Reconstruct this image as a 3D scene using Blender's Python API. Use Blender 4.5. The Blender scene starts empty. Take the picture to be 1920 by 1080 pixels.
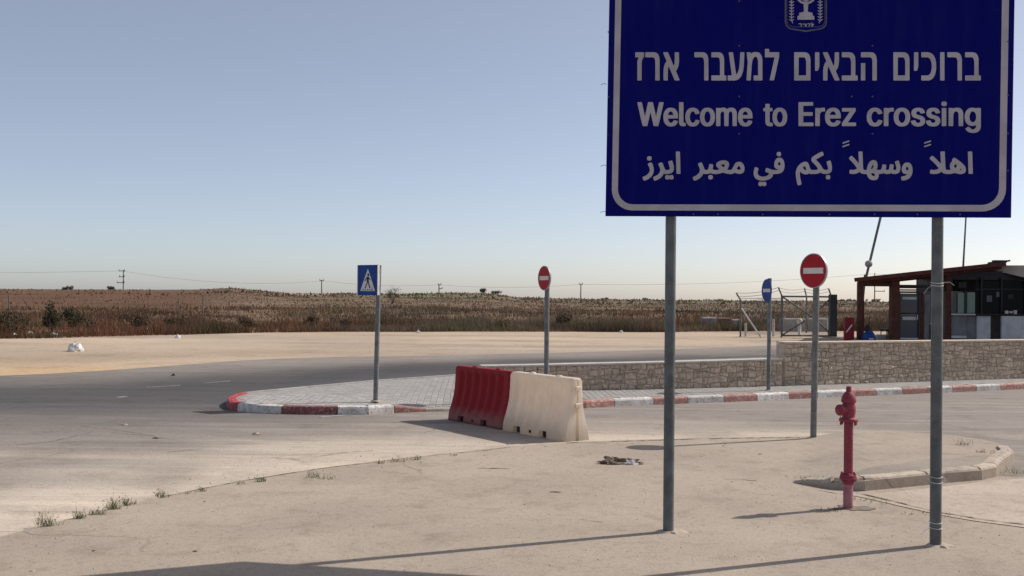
import bpy, math, random
import numpy as np
from mathutils import Vector, Matrix
from mathutils.geometry import delaunay_2d_cdt

R = math.radians
S = bpy.context.scene
C = S.collection
rnd = random.Random(7)
nrng = np.random.default_rng(7)

# ------------------------------------------------------------------ camera
EYE = 1.70
FPX = 2000.0                       # focal length in pixels of the 1920 wide photograph
PITCH, ROLL = R(0.458), R(0.55)
CAMROT = Matrix.Rotation(R(90) + PITCH, 4, 'X') @ Matrix.Rotation(ROLL, 4, 'Z')
cam = bpy.data.cameras.new('camera')
cam.sensor_width = 36.0
cam.lens = 36.0 * FPX / 1920.0
cam.clip_start = 0.1
cam.clip_end = 9000
camo = bpy.data.objects.new('camera', cam)
C.objects.link(camo)
camo.matrix_world = Matrix.Translation((0, 0, EYE)) @ CAMROT
S.camera = camo

# ------------------------------------------------------------------ light
SUN_EL = R(41.6)
SUN_DIR = Vector((0.9187 * math.cos(SUN_EL), 0.395 * math.cos(SUN_EL), math.sin(SUN_EL))).normalized()
SUN_AZ = math.atan2(SUN_DIR.x, SUN_DIR.y)
w = bpy.data.worlds.new('World')
S.world = w
w.use_nodes = True
wn = w.node_tree
bg = wn.nodes['Background']
sky = wn.nodes.new('ShaderNodeTexSky')
sky.sky_type = 'NISHITA'
sky.sun_disc = False
sky.sun_elevation = SUN_EL
sky.sun_rotation = SUN_AZ
sky.air_density = 0.55
sky.dust_density = 2.4
sky.ozone_density = 0.4
sky.altitude = 1000
tone = wn.nodes.new('ShaderNodeMix')
tone.data_type = 'RGBA'
tone.blend_type = 'MULTIPLY'
tone.inputs[0].default_value = 1.0
tone.inputs[7].default_value = (1.075, 1.01, .93, 1)
wn.links.new(sky.outputs[0], tone.inputs[6])
veil = wn.nodes.new('ShaderNodeMix')      # even pale dust veil over the whole sky
veil.data_type = 'RGBA'
veil.inputs[0].default_value = .26
veil.inputs[7].default_value = (3.15, 3.1, 3.15, 1)
wn.links.new(tone.outputs[2], veil.inputs[6])
wn.links.new(veil.outputs[2], bg.inputs[0])
bg.inputs[1].default_value = 0.15
sl = bpy.data.lights.new('sun', 'SUN')
sl.energy = 3.8
sl.angle = R(0.53)
sl.color = (1.0, 0.93, 0.84)
so = bpy.data.objects.new('sun', sl)
C.objects.link(so)
so.rotation_euler = (-SUN_DIR).to_track_quat('-Z', 'Y').to_euler()
so.location = (30, 15, 30)
vs = S.view_settings
vs.view_transform = 'Standard'
vs.look = 'None'
vs.gamma = 1
vs.exposure = 0.15
vs.use_curve_mapping = False
S.cycles.use_denoising = True


# ------------------------------------------------------------------ helpers
def ray(px, py):
    return (CAMROT.to_3x3() @ Vector(((px - 960) / FPX, (540 - py) / FPX, -1)))


def G(px, py, z=0.0):
    """survey point: where the sight line of a photograph pixel meets height z"""
    d = ray(px, py)
    t = (z - EYE) / d.z
    return Vector((d.x * t, d.y * t, z))


def at(px, py, y):
    """survey point on the vertical plane at distance y"""
    d = ray(px, py)
    t = y / d.y
    return Vector((d.x * t, y, EYE + d.z * t))


def tag(o, label=None, cat=None, group=None, kind=None):
    if label: o['label'] = label
    if cat: o['category'] = cat
    if group: o['group'] = group
    if kind: o['kind'] = kind
    return o


def empty(name, loc=(0, 0, 0), rz=0.0, label=None, cat=None, group=None):
    o = bpy.data.objects.new(name, None)
    o.empty_display_size = 0.1
    o.location = loc
    o.rotation_euler = (0, 0, rz)
    C.objects.link(o)
    return tag(o, label, cat, group)


def copy_tree(o, parent=None):
    c = o.copy()
    C.objects.link(c)
    if parent: c.parent = parent
    for ch in list(o.children): copy_tree(ch, c)
    return c


class MB:
    def __init__(self):
        self.v = []; self.f = []; self.smooth = []

    def add(self, vs, fs, smooth=False):
        n = len(self.v)
        self.v += [tuple(p) for p in vs]
        self.f += [tuple(i + n for i in f) for f in fs]
        self.smooth += [smooth] * len(fs)
        return self

    def box(self, c, s, rz=0.0, M=None, bev=0.0):
        x, y, z = s[0] / 2, s[1] / 2, s[2] / 2
        m = Matrix.Translation(c) @ Matrix.Rotation(rz, 4, 'Z')
        if M is not None: m = M @ m
        if bev <= 0:
            P = [(-x, -y, -z), (x, -y, -z), (x, y, -z), (-x, y, -z), (-x, -y, z), (x, -y, z), (x, y, z), (-x, y, z)]
            F = [(0, 3, 2, 1), (4, 5, 6, 7), (0, 1, 5, 4), (1, 2, 6, 5), (2, 3, 7, 6), (3, 0, 4, 7)]
        else:
            b = bev
            P = [(-x, -y, -z), (x, -y, -z), (x, y, -z), (-x, y, -z), (-x, -y, z - b), (x, -y, z - b), (x, y, z - b), (-x, y, z - b),
                 (-x + b, -y + b, z), (x - b, -y + b, z), (x - b, y - b, z), (-x + b, y - b, z)]
            F = [(0, 3, 2, 1), (0, 1, 5, 4), (1, 2, 6, 5), (2, 3, 7, 6), (3, 0, 4, 7), (4, 5, 9, 8), (5, 6, 10, 9), (6, 7, 11, 10), (7, 4, 8, 11), (8, 9, 10, 11)]
        return self.add([m @ Vector(p) for p in P], F)

    def tube(self, a, b, r0, r1=None, n=12, caps=True):
        a, b = Vector(a), Vector(b)
        r1 = r0 if r1 is None else r1
        q = (b - a).to_track_quat('Z', 'Y')
        P = []
        for base, r in ((a, r0), (b, r1)):
            for i in range(n):
                t = 2 * math.pi * i / n
                P.append(base + q @ Vector((r * math.cos(t), r * math.sin(t), 0)))
        F = [(i, (i + 1) % n, n + (i + 1) % n, n + i) for i in range(n)]
        self.add(P, F, True)
        if caps:
            self.add(P[:n], [tuple(reversed(range(n)))])
            self.add(P[n:], [tuple(range(n))])
        return self

    def path(self, pts, r, n=6):
        for a, b in zip(pts[:-1], pts[1:]): self.tube(a, b, r, n=n, caps=True)
        return self

    def lathe(self, prof, c=(0, 0, 0), n=20, axis=None):
        q = Vector(axis).to_track_quat('Z', 'Y') if axis else None
        P = []
        for r, z in prof:
            for i in range(n):
                t = 2 * math.pi * i / n
                p = Vector((r * math.cos(t), r * math.sin(t), z))
                if q: p = q @ p
                P.append(Vector(c) + p)
        F = []
        for k in range(len(prof) - 1):
            for i in range(n):
                F.append((k * n + i, k * n + (i + 1) % n, (k + 1) * n + (i + 1) % n, (k + 1) * n + i))
        self.add(P, F, False)
        self.smooth[-len(F):] = [True] * len(F)
        self.add(P[:n], [tuple(reversed(range(n)))])
        self.add(P[-n:], [tuple(range(n))])
        return self

    def build(self, name, m, parent=None, loc=None):
        me = bpy.data.meshes.new(name)
        me.from_pydata(self.v, [], self.f)
        me.polygons.foreach_set('use_smooth', self.smooth)
        me.materials.append(m)
        me.update()
        return link(name, me, parent, loc)


def link(name, me, parent=None, loc=None):
    o = bpy.data.objects.new(name, me)
    C.objects.link(o)
    if parent: o.parent = parent
    if loc is not None: o.location = loc
    return o


def sst(a, b, x):
    t = np.clip((np.asarray(x, float) - a) / (b - a), 0, 1)
    return t * t * (3 - 2 * t)


# ------------------------------------------------------------------ materials
def nt(name):
    m = bpy.data.materials.new(name)
    m.use_nodes = True
    t = m.node_tree
    return m, t, t.nodes['Principled BSDF']


def noise(t, scale, detail=4, rough=0.55, vec=None, dist=0.0):
    n = t.nodes.new('ShaderNodeTexNoise')
    n.inputs['Scale'].default_value = scale
    n.inputs['Detail'].default_value = detail
    n.inputs['Roughness'].default_value = rough
    n.inputs['Distortion'].default_value = dist
    if vec is None:
        co = t.nodes.get('TC') or t.nodes.new('ShaderNodeTexCoord')
        co.name = 'TC'
        vec = co.outputs['Object']
    t.links.new(vec, n.inputs['Vector'])
    return n.outputs['Fac']


def ramp(t, fac, stops):
    r = t.nodes.new('ShaderNodeValToRGB')
    e = r.color_ramp.elements
    while len(e) < len(stops): e.new(0.5)
    for k, (p, c) in enumerate(stops):
        e[k].position = p
        e[k].color = (*c, 1) if len(c) == 3 else c
    t.links.new(fac, r.inputs[0])
    return r.outputs[0]


def rampf(t, fac, a, b, va=0.0, vb=1.0):
    m = t.nodes.new('ShaderNodeMapRange')
    m.interpolation_type = 'SMOOTHSTEP'
    for k, v in zip(('From Min', 'From Max', 'To Min', 'To Max'), (a, b, va, vb)): m.inputs[k].default_value = v
    t.links.new(fac, m.inputs['Value'])
    return m.outputs[0]


def mix(t, fac, a, b, mode='MIX'):
    n = t.nodes.new('ShaderNodeMix')
    n.data_type = 'RGBA'
    n.blend_type = mode
    if isinstance(fac, (int, float)): n.inputs[0].default_value = fac
    else: t.links.new(fac, n.inputs[0])
    for k, c in ((6, a), (7, b)):
        if isinstance(c, (tuple, list)): n.inputs[k].default_value = (*c[:3], 1)
        else: t.links.new(c, n.inputs[k])
    return n.outputs[2]


def math_(t, op, a, b):
    n = t.nodes.new('ShaderNodeMath')
    n.operation = op
    for k, c in ((0, a), (1, b)):
        if isinstance(c, (int, float)): n.inputs[k].default_value = c
        else: t.links.new(c, n.inputs[k])
    return n.outputs[0]


def attr(t, name):
    n = t.nodes.new('ShaderNodeAttribute')
    n.attribute_name = name
    return n


def stretch(t, sx, sy, sz):
    co = t.nodes.get('TC') or t.nodes.new('ShaderNodeTexCoord')
    co.name = 'TC'
    m = t.nodes.new('ShaderNodeMapping')
    m.inputs['Scale'].default_value = (sx, sy, sz)
    t.links.new(co.outputs['Object'], m.inputs['Vector'])
    return m.outputs[0]


def bump(t, b, h, strength, dist):
    n = t.nodes.new('ShaderNodeBump')
    n.inputs['Strength'].default_value = strength
    n.inputs['Distance'].default_value = dist
    t.links.new(h, n.inputs['Height'])
    t.links.new(n.outputs[0], b.inputs['Normal'])


def sign_sheet(name, c):
    m, t, b = nt(name)
    n = noise(t, 1.0, 6, .65, vec=stretch(t, 14, 14, 1.2))
    n2 = noise(t, 2.2, 5, .6)
    col = mix(t, rampf(t, n, .45, .75, 0, .012), c, (.30, .29, .33))
    col = mix(t, rampf(t, n2, .45, .8, 0, .015), col, (.25, .25, .30))
    t.links.new(col, b.inputs['Base Color'])
    t.links.new(rampf(t, n2, .3, .7, .35, .6), b.inputs['Roughness'])
    b.inputs['Specular IOR Level'].default_value = .06
    return m


def simple(name, c1, c2=None, scale=6.0, rough=0.7, bs=0.0, metal=0.0, spec=0.3, c3=None, amt=(0.35, 0.65), perobj=0.0, c3t=.60):
    m, t, b = nt(name)
    c2 = c2 or tuple(x * 0.75 for x in c1)
    f = noise(t, scale, 6)
    col = mix(t, rampf(t, f, *amt), c1, c2)
    if c3:
        f3 = noise(t, scale * 3.3, 5, 0.7)
        col = mix(t, rampf(t, f3, c3t, c3t + .06), col, c3)
    if perobj:
        oi = t.nodes.new('ShaderNodeObjectInfo')
        v = rampf(t, oi.outputs['Random'], 0, 1, 1 - perobj, 1 + perobj)
        hs = t.nodes.new('ShaderNodeHueSaturation')
        t.links.new(v, hs.inputs['Value'])
        t.links.new(col, hs.inputs['Color'])
        col = hs.outputs[0]
    t.links.new(col, b.inputs['Base Color'])
    b.inputs['Roughness'].default_value = rough
    b.inputs['Metallic'].default_value = metal
    b.inputs['Specular IOR Level'].default_value = spec
    if bs: bump(t, b, noise(t, scale * 4, 5), bs, 0.02)
    return m


M = {}
M['galv'] = simple('galvanised_paint', (.13, .145, .15), (.085, .095, .10), 9, .5, .15, .25, .4, c3=(.17, .12, .09))
M['pole'] = simple('weathered_pole', (.20, .21, .21), (.13, .135, .14), 14, .5, .1, .3, .4, c3=(.16, .13, .11))
M['sign_blue'] = sign_sheet('blue_reflective_sheet', (.0012, .0022, .125))
M['sign_white'] = simple('pale_lettering', (.45, .425, .465), (.37, .35, .385), 5, .5, 0, 0, .2)
M['sign_grey'] = simple('emblem_line', (.11, .11, .18), (.08, .08, .14), 30, .5, 0, 0, .2)
M['back_metal'] = simple('sign_back_metal', (.42, .43, .43), (.33, .34, .34), 5, .45, .05, .6, .4)
M['red_sign'] = simple('red_sign_face', (.42, .012, .022), (.33, .01, .018), 5, .5, 0, 0, .25)
M['white_sign'] = simple('white_sign_face', (.72, .70, .66), (.6, .58, .54), 5, .5, 0, 0, .25)
M['blue_sign'] = simple('blue_sign_face', (.012, .06, .30), (.01, .045, .22), 5, .5, 0, 0, .25)
M['black'] = simple('black_plastic', (.02, .02, .022), (.012, .012, .014), 8, .5)
M['kerb_white'] = simple('white_kerb_paint', (.70, .68, .65), (.52, .49, .45), 6, .75, .3, c3=(.40, .36, .32), perobj=.08, c3t=.53)
M['kerb_red'] = simple('red_kerb_paint', (.42, .215, .185), (.33, .155, .135), 7, .75, .3, c3=(.46, .37, .32), perobj=.14, c3t=.53)
M['kerb_red_shade'] = simple('shaded_red_kerb_paint', (.25, .09, .09), (.19, .07, .07), 7, .75, .3, c3=(.35, .25, .22), perobj=.10, c3t=.53)  # darker copy of the red paint, shade of the left kerb face in its colour
M['kerb_deep'] = simple('fresh_red_kerb_paint', (.42, .03, .04), (.30, .03, .035), 8, .6, .3, c3=(.5, .2, .2), c3t=.53)
M['kerb_plain'] = simple('bare_kerb_concrete', (.50, .42, .34), (.36, .30, .245), 8, .85, .5, c3=(.18, .15, .12), perobj=.1)
M['paver'] = simple('grey_concrete_paver', (.38, .365, .35), (.31, .295, .28), 6, .85, .3, perobj=.10)
M['joint'] = simple('paver_joint_sand', (.31, .29, .265), (.25, .23, .21), 9, .9, .3)
M['stone'] = simple('rough_wall_stone', (.66, .54, .42), (.44, .35, .27), 15, .9, 1.0, c3=(.66, .57, .46), perobj=.14, c3t=.55)
M['mortar'] = simple('wall_mortar', (.66, .54, .42), (.52, .42, .33), 10, .9, .6)
M['coping'] = simple('pale_coping', (.52, .48, .43), (.42, .38, .34), 8, .85, .3)
M['wood'] = simple('red_brown_timber', (.115, .032, .021), (.07, .022, .016), 5, .7, .2)
M['dark_frame'] = simple('dark_frame', (.03, .028, .03), (.02, .02, .022), 6, .5)
M['grey_panel'] = simple('grey_panel', (.22, .215, .22), (.16, .155, .16), 3, .6)
M['white_panel'] = simple('white_panel', (.58, .57, .57), (.46, .45, .45), 3, .6)
M['brown_panel'] = simple('brown_panel', (.13, .11, .11), (.09, .08, .08), 3, .6)
M['beige'] = simple('beige_roof', (.52, .47, .40), (.44, .40, .34), 3, .7)
M['paper'] = simple('pale_litter', (.72, .70, .67), (.62, .60, .58), 10, .6, .3)
M['dark_rag'] = simple('grey_rag', (.26, .205, .155), (.15, .118, .09), 18, .8, .3)
M['hydrant'] = simple('faded_crimson_paint', (.31, .055, .085), (.23, .04, .06), 9, .65, .35, 0, .25, c3=(.34, .13, .15), c3t=.61)
M['hydrant_low'] = simple('chalky_pink_paint', (.40, .17, .20), (.29, .11, .14), 14, .65, .25, 0, .3, c3=(.50, .36, .38))
M['tie'] = simple('pale_plastic_tie', (.75, .75, .74), (.6, .6, .6), 10, .5)
M['gate_metal'] = simple('gate_metal', (.17, .18, .18), (.12, .125, .13), 8, .5, 0, .2)
M['far_white'] = simple('far_white_post', (.70, .68, .64), (.55, .53, .5), 5, .7)
M['red_box'] = simple('dark_red_box', (.26, .012, .02), (.2, .01, .015), 5, .6)
M['blue_bag'] = simple('blue_cover', (.02, .07, .28), (.012, .04, .17), 6, .6, .3)
M['utility'] = simple('weathered_timber_pole', (.16, .14, .125), (.11, .10, .09), 2, .8)
M['block'] = simple('grey_concrete_block', (.36, .335, .32), (.28, .26, .245), 3, .85)
M['block_brown'] = simple('brown_dirty_block', (.20, .13, .10), (.15, .10, .08), 3, .85)
M['road_paint'] = simple('worn_road_paint', (.36, .34, .33), (.24, .23, .22), 7, .8, c3=(.24, .22, .21))
M['dirt_line'] = simple('dirt_in_seam', (.12, .10, .075), (.08, .07, .05), 9, .95)


def plastic(name, c, tr, amt):
    m, t, b = nt(name)
    f = noise(t, 4.5, 5)
    g = noise(t, 17, 5, .7)
    col = mix(t, rampf(t, f, .35, .7), c, tuple(x * .82 for x in c))
    # rain-washed grime near the foot of the barrier
    sep = t.nodes.new('ShaderNodeSeparateXYZ')
    co = t.nodes.get('TC')
    t.links.new(co.outputs['Object'], sep.inputs[0])
    low = rampf(t, math_(t, 'ADD', sep.outputs[2], math_(t, 'MULTIPLY', g, -.22)), -.08, .14, .45, 0)
    col = mix(t, low, col, (.30, .24, .19))
    t.links.new(col, b.inputs['Base Color'])
    b.inputs['Roughness'].default_value = .55
    b.inputs['Specular IOR Level'].default_value = .25
    tl = t.nodes.new('ShaderNodeBsdfTranslucent')
    tl.inputs[0].default_value = (*tr, 1)
    ms = t.nodes.new('ShaderNodeMixShader')
    ms.inputs[0].default_value = amt
    out = t.nodes['Material Output']
    t.links.new(b.outputs[0], ms.inputs[1])
    t.links.new(tl.outputs[0], ms.inputs[2])
    t.links.new(ms.outputs[0], out.inputs[0])
    return m


M['plastic_white'] = plastic('milky_white_plastic', (.85, .775, .68), (.88, .76, .62), .38)
M['plastic_red'] = plastic('red_plastic', (.30, .010, .016), (.55, .015, .02), .10)


def glass_mat(name, c, rough=.08):
    m, t, b = nt(name)
    f = noise(t, 1.2, 3)
    t.links.new(mix(t, f, c, tuple(x * .6 for x in c)), b.inputs['Base Color'])
    b.inputs['Roughness'].default_value = rough
    b.inputs['Specular IOR Level'].default_value = .5
    return m


M['dark_glass'] = glass_mat('dark_booth_glass', (.004, .006, .006), .25)
M['dark_glass'].node_tree.nodes['Principled BSDF'].inputs['Specular IOR Level'].default_value = .12
M['grey_glass'] = glass_mat('smoky_door_glass', (.075, .075, .095), .2)
M['green_reflection_glass'] = glass_mat('glass_with_green_reflection', (.22, .31, .23), .3)  # green reflection is painted into the pane colour


def leaf_mat(name, c, cname='tint'):
    m, t, b = nt(name)
    a = attr(t, cname)
    t.links.new(a.outputs['Color'], b.inputs['Base Color'])
    b.inputs['Roughness'].default_value = .85
    b.inputs['Specular IOR Level'].default_value = .1
    tl = t.nodes.new('ShaderNodeBsdfTranslucent')
    t.links.new(a.outputs['Color'], tl.inputs[0])
    ms = t.nodes.new('ShaderNodeMixShader')
    ms.inputs[0].default_value = .3
    t.links.new(b.outputs[0], ms.inputs[1])
    t.links.new(tl.outputs[0], ms.inputs[2])
    t.links.new(ms.outputs[0], t.nodes['Material Output'].inputs[0])
    return m


M['weed'] = leaf_mat('dry_weed_blades', None)


def speckle_ground(name, base, alt, tone=False, scale=.5, fine=60, bs=.35, extra=None):
    """tarmac or concrete: broad mottling, mid stains, fine aggregate"""
    m, t, b = nt(name)
    f1 = noise(t, scale, 5, .6, dist=.4)
    f2 = noise(t, scale * 5, 6, .65)
    f3 = noise(t, fine, 3, .7)
    f4 = noise(t, fine * .28, 4, .75)
    if tone:
        a = attr(t, 'tint')
        col = a.outputs['Color']
        col = mix(t, rampf(t, f1, .35, .65, 0, .30), col, mix(t, 1.0, col, alt, 'MULTIPLY'))
    else:
        col = mix(t, rampf(t, f1, .32, .68), base, alt)
    dk = mix(t, 1.0, col, (.74, .73, .71), 'MULTIPLY')
    lt = mix(t, 1.0, col, (1.16, 1.15, 1.13), 'MULTIPLY')
    col = mix(t, rampf(t, f2, .50, .70, 0, .85), col, dk)
    col = mix(t, rampf(t, f4, .52, .66, 0, .7), col, dk)
    col = mix(t, rampf(t, f3, .50, .64, 0, .55), col, lt)
    col = mix(t, rampf(t, f3, .46, .36, 0, .50), col, dk)
    if extra: col = extra(t, col)
    t.links.new(col, b.inputs['Base Color'])
    b.inputs['Roughness'].default_value = .92
    b.inputs['Specular IOR Level'].default_value = .15
    bump(t, b, math_(t, 'ADD', math_(t, 'MULTIPLY', f4, 1.5), f3), bs, .008)
    return m


def cracks(t, col):
    v = t.nodes.new('ShaderNodeTexVoronoi')
    v.feature = 'DISTANCE_TO_EDGE'
    v.inputs['Scale'].default_value = .42
    n = t.nodes.new('ShaderNodeTexNoise')
    n.inputs['Scale'].default_value = 2.2
    n.inputs['Detail'].default_value = 5
    co = t.nodes.get('TC')
    t.links.new(co.outputs['Object'], n.inputs['Vector'])
    mx = t.nodes.new('ShaderNodeMix')
    mx.data_type = 'RGBA'
    mx.inputs[0].default_value = .22
    t.links.new(co.outputs['Object'], mx.inputs[6])
    t.links.new(n.outputs['Color'], mx.inputs[7])
    t.links.new(mx.outputs[2], v.inputs['Vector'])
    g = noise(t, .35, 3)
    line = rampf(t, v.outputs['Distance'], .0, .006, .55, 0)
    msk = rampf(t, g, .50, .62)
    return mix(t, math_(t, 'MULTIPLY', line, msk), col, (.13, .11, .09))




def worn(t, col):
    # spilt-oil spots and pale scuffs, each with a shape of its own
    col = cracks(t, col)
    n = noise(t, 3.4, 5, .62, dist=.8)
    col = mix(t, rampf(t, n, .60, .74, 0, .45), col, mix(t, 1.0, col, (.66, .64, .62), 'MULTIPLY'))
    n2 = noise(t, 1.7, 5, .7, dist=1.4)
    col = mix(t, rampf(t, n2, .58, .72, 0, .45), col, mix(t, 1.0, col, (1.17, 1.17, 1.17), 'MULTIPLY'))
    v = t.nodes.new('ShaderNodeTexVoronoi')
    v.inputs['Scale'].default_value = 26
    t.links.new(t.nodes['TC'].outputs['Object'], v.inputs['Vector'])
    return mix(t, rampf(t, v.outputs['Distance'], .10, .22, .55, 0), col, mix(t, 1.0, col, (.62, .60, .58), 'MULTIPLY'))


def tyre(t, col):
    # dust dragged into long streaks along the way cars turn, dark rubber between
    co = t.nodes.get('TC')
    for rot, sx, sy, lo, hi, c, k in ((R(-17), .16, 2.6, .50, .64, (1.24, 1.22, 1.18), .75), (R(-10), .22, 4.5, .52, .66, (.76, .76, .77), .65), (R(-24), .5, 9.0, .55, .68, (.82, .81, .80), .5)):
        m = t.nodes.new('ShaderNodeMapping')
        m.inputs['Rotation'].default_value = (0, 0, rot)
        m.inputs['Scale'].default_value = (sx, sy, 1)
        t.links.new(co.outputs['Object'], m.inputs['Vector'])
        n = noise(t, 1.0, 5, .62, vec=m.outputs[0], dist=.3)
        col = mix(t, rampf(t, n, lo, hi, 0, k), col, mix(t, 1.0, col, c, 'MULTIPLY'))
    return worn(t, col)


M['apron'] = speckle_ground('worn_tan_pavement', (.415, .350, .285), (.345, .29, .240), extra=worn)
M['road'] = speckle_ground('dusty_asphalt', None, (.82, .81, .80), True, .35, 45, .3, extra=tyre)
M['gutter'] = speckle_ground('pale_gutter_concrete', (.50, .425, .35), (.42, .35, .285), scale=1.2, fine=50)
M['island_top'] = speckle_ground('island_tarmac', (.34, .29, .24), (.27, .235, .20), scale=1.1, fine=60)
M['terrain'] = speckle_ground('dry_earth', None, (.80, .76, .70), True, .12, 9, .5)


def sheet(name, outline, zf, m, step=0.5, tint=None, parent=None, grade=None, skirt=0.0):
    """a paved surface: constrained triangulation of its outline with inner points"""
    P = [Vector((p[0], p[1])) for p in outline]
    n = len(P)
    dense = []
    for i in range(n):
        a, b = P[i], P[(i + 1) % n]
        k = max(1, int((b - a).length / step))
        k = min(k, 400)
        for j in range(k): dense.append(a.lerp(b, j / k))
    n = len(dense)
    A = np.array([[p.x, p.y] for p in dense])
    x0, y0 = A.min(0); x1, y1 = A.max(0)
    xs = np.arange(x0, x1, step); ys = np.arange(y0, y1, step)
    if grade: xs, ys = grade
    gx, gy = np.meshgrid(xs, ys)
    gx = gx.ravel(); gy = gy.ravel()
    inside = np.zeros(len(gx), bool)
    j = n - 1
    for i in range(n):
        xi, yi = A[i]; xj, yj = A[j]
        c = ((yi > gy) != (yj > gy))
        if yj != yi: inside ^= c & (gx < (xj - xi) * (gy - yi) / (yj - yi) + xi)
        j = i
    pts = dense + [Vector((a, b)) for a, b in zip(gx[inside], gy[inside])]
    v, e, f, *_ = delaunay_2d_cdt(pts, [], [list(range(n))], 1, 1e-4)
    zz = [zf(p.x, p.y) for p in v]
    V = [(p.x, p.y, z) for p, z in zip(v, zz)]
    F = []
    for t in f:
        a, b, c = (Vector(V[i]) for i in t[:3])
        F.append(tuple(t) if (b - a).cross(c - a).z > 0 else tuple(reversed(t)))
    if skirt:
        k0 = len(V)
        V += [(p.x, p.y, zf(p.x, p.y)) for p in dense] + [(p.x, p.y, zf(p.x, p.y) - skirt) for p in dense]
        for i in range(n):
            j = (i + 1) % n
            F.append((k0 + i, k0 + j, k0 + n + j, k0 + n + i))
    me = bpy.data.meshes.new(name)
    me.from_pydata(V, [], F)
    me.materials.append(m)
    if tint:
        co = np.array(V)
        col = tint(co[:, 0], co[:, 1])
        at_ = me.color_attributes.new('tint', 'FLOAT_COLOR', 'POINT')
        at_.data.foreach_set('color', np.c_[col, np.ones(len(col))].astype(np.float32).ravel())
    me.update()
    return link(name, me, parent)


def smooth_poly(pts, it=2):
    """open polyline, corner cutting"""
    for _ in range(it):
        q = [pts[0]]
        for a, b in zip(pts[:-1], pts[1:]):
            q += [a.lerp(b, .25), a.lerp(b, .75)]
        q.append(pts[-1])
        pts = q
    return pts


def gl(L, z=0.0): return [G(a, b, z) for a, b in L]


def lerpc(a, b, t): return np.asarray(a)[None] * (1 - t[:, None]) + np.asarray(b)[None] * t[:, None]


def blend(col, c, t): return col * (1 - t[:, None]) + np.asarray(c)[None] * t[:, None]


def vnoise(x, y, s, seed=0):
    """cheap value noise for layout decisions"""
    x = np.asarray(x, float) / s; y = np.asarray(y, float) / s
    xi = np.floor(x).astype(np.int64); yi = np.floor(y).astype(np.int64)
    fx = x - xi; fy = y - yi
    fx = fx * fx * (3 - 2 * fx); fy = fy * fy * (3 - 2 * fy)

    def h(a, b):
        k = (a * 374761393 + b * 668265263 + seed * 974711) & 0x7fffffff
        k = ((k ^ (k >> 13)) * 1274126177) & 0x7fffffff
        return ((k ^ (k >> 16)) & 0xffff) / 65535.0
    return (h(xi, yi) * (1 - fx) + h(xi + 1, yi) * fx) * (1 - fy) + (h(xi, yi + 1) * (1 - fx) + h(xi + 1, yi + 1) * fx) * fy


def seg_dist(x, y, poly):
    d = np.full(len(x), 1e9)
    for a, b in zip(poly[:-1], poly[1:]):
        ax, ay, bx, by = a[0], a[1], b[0], b[1]
        L = (bx - ax) ** 2 + (by - ay) ** 2 + 1e-9
        t = np.clip(((x - ax) * (bx - ax) + (y - ay) * (by - ay)) / L, 0, 1)
        d = np.minimum(d, np.hypot(x - ax - t * (bx - ax), y - ay - t * (by - ay)))
    return d

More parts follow.
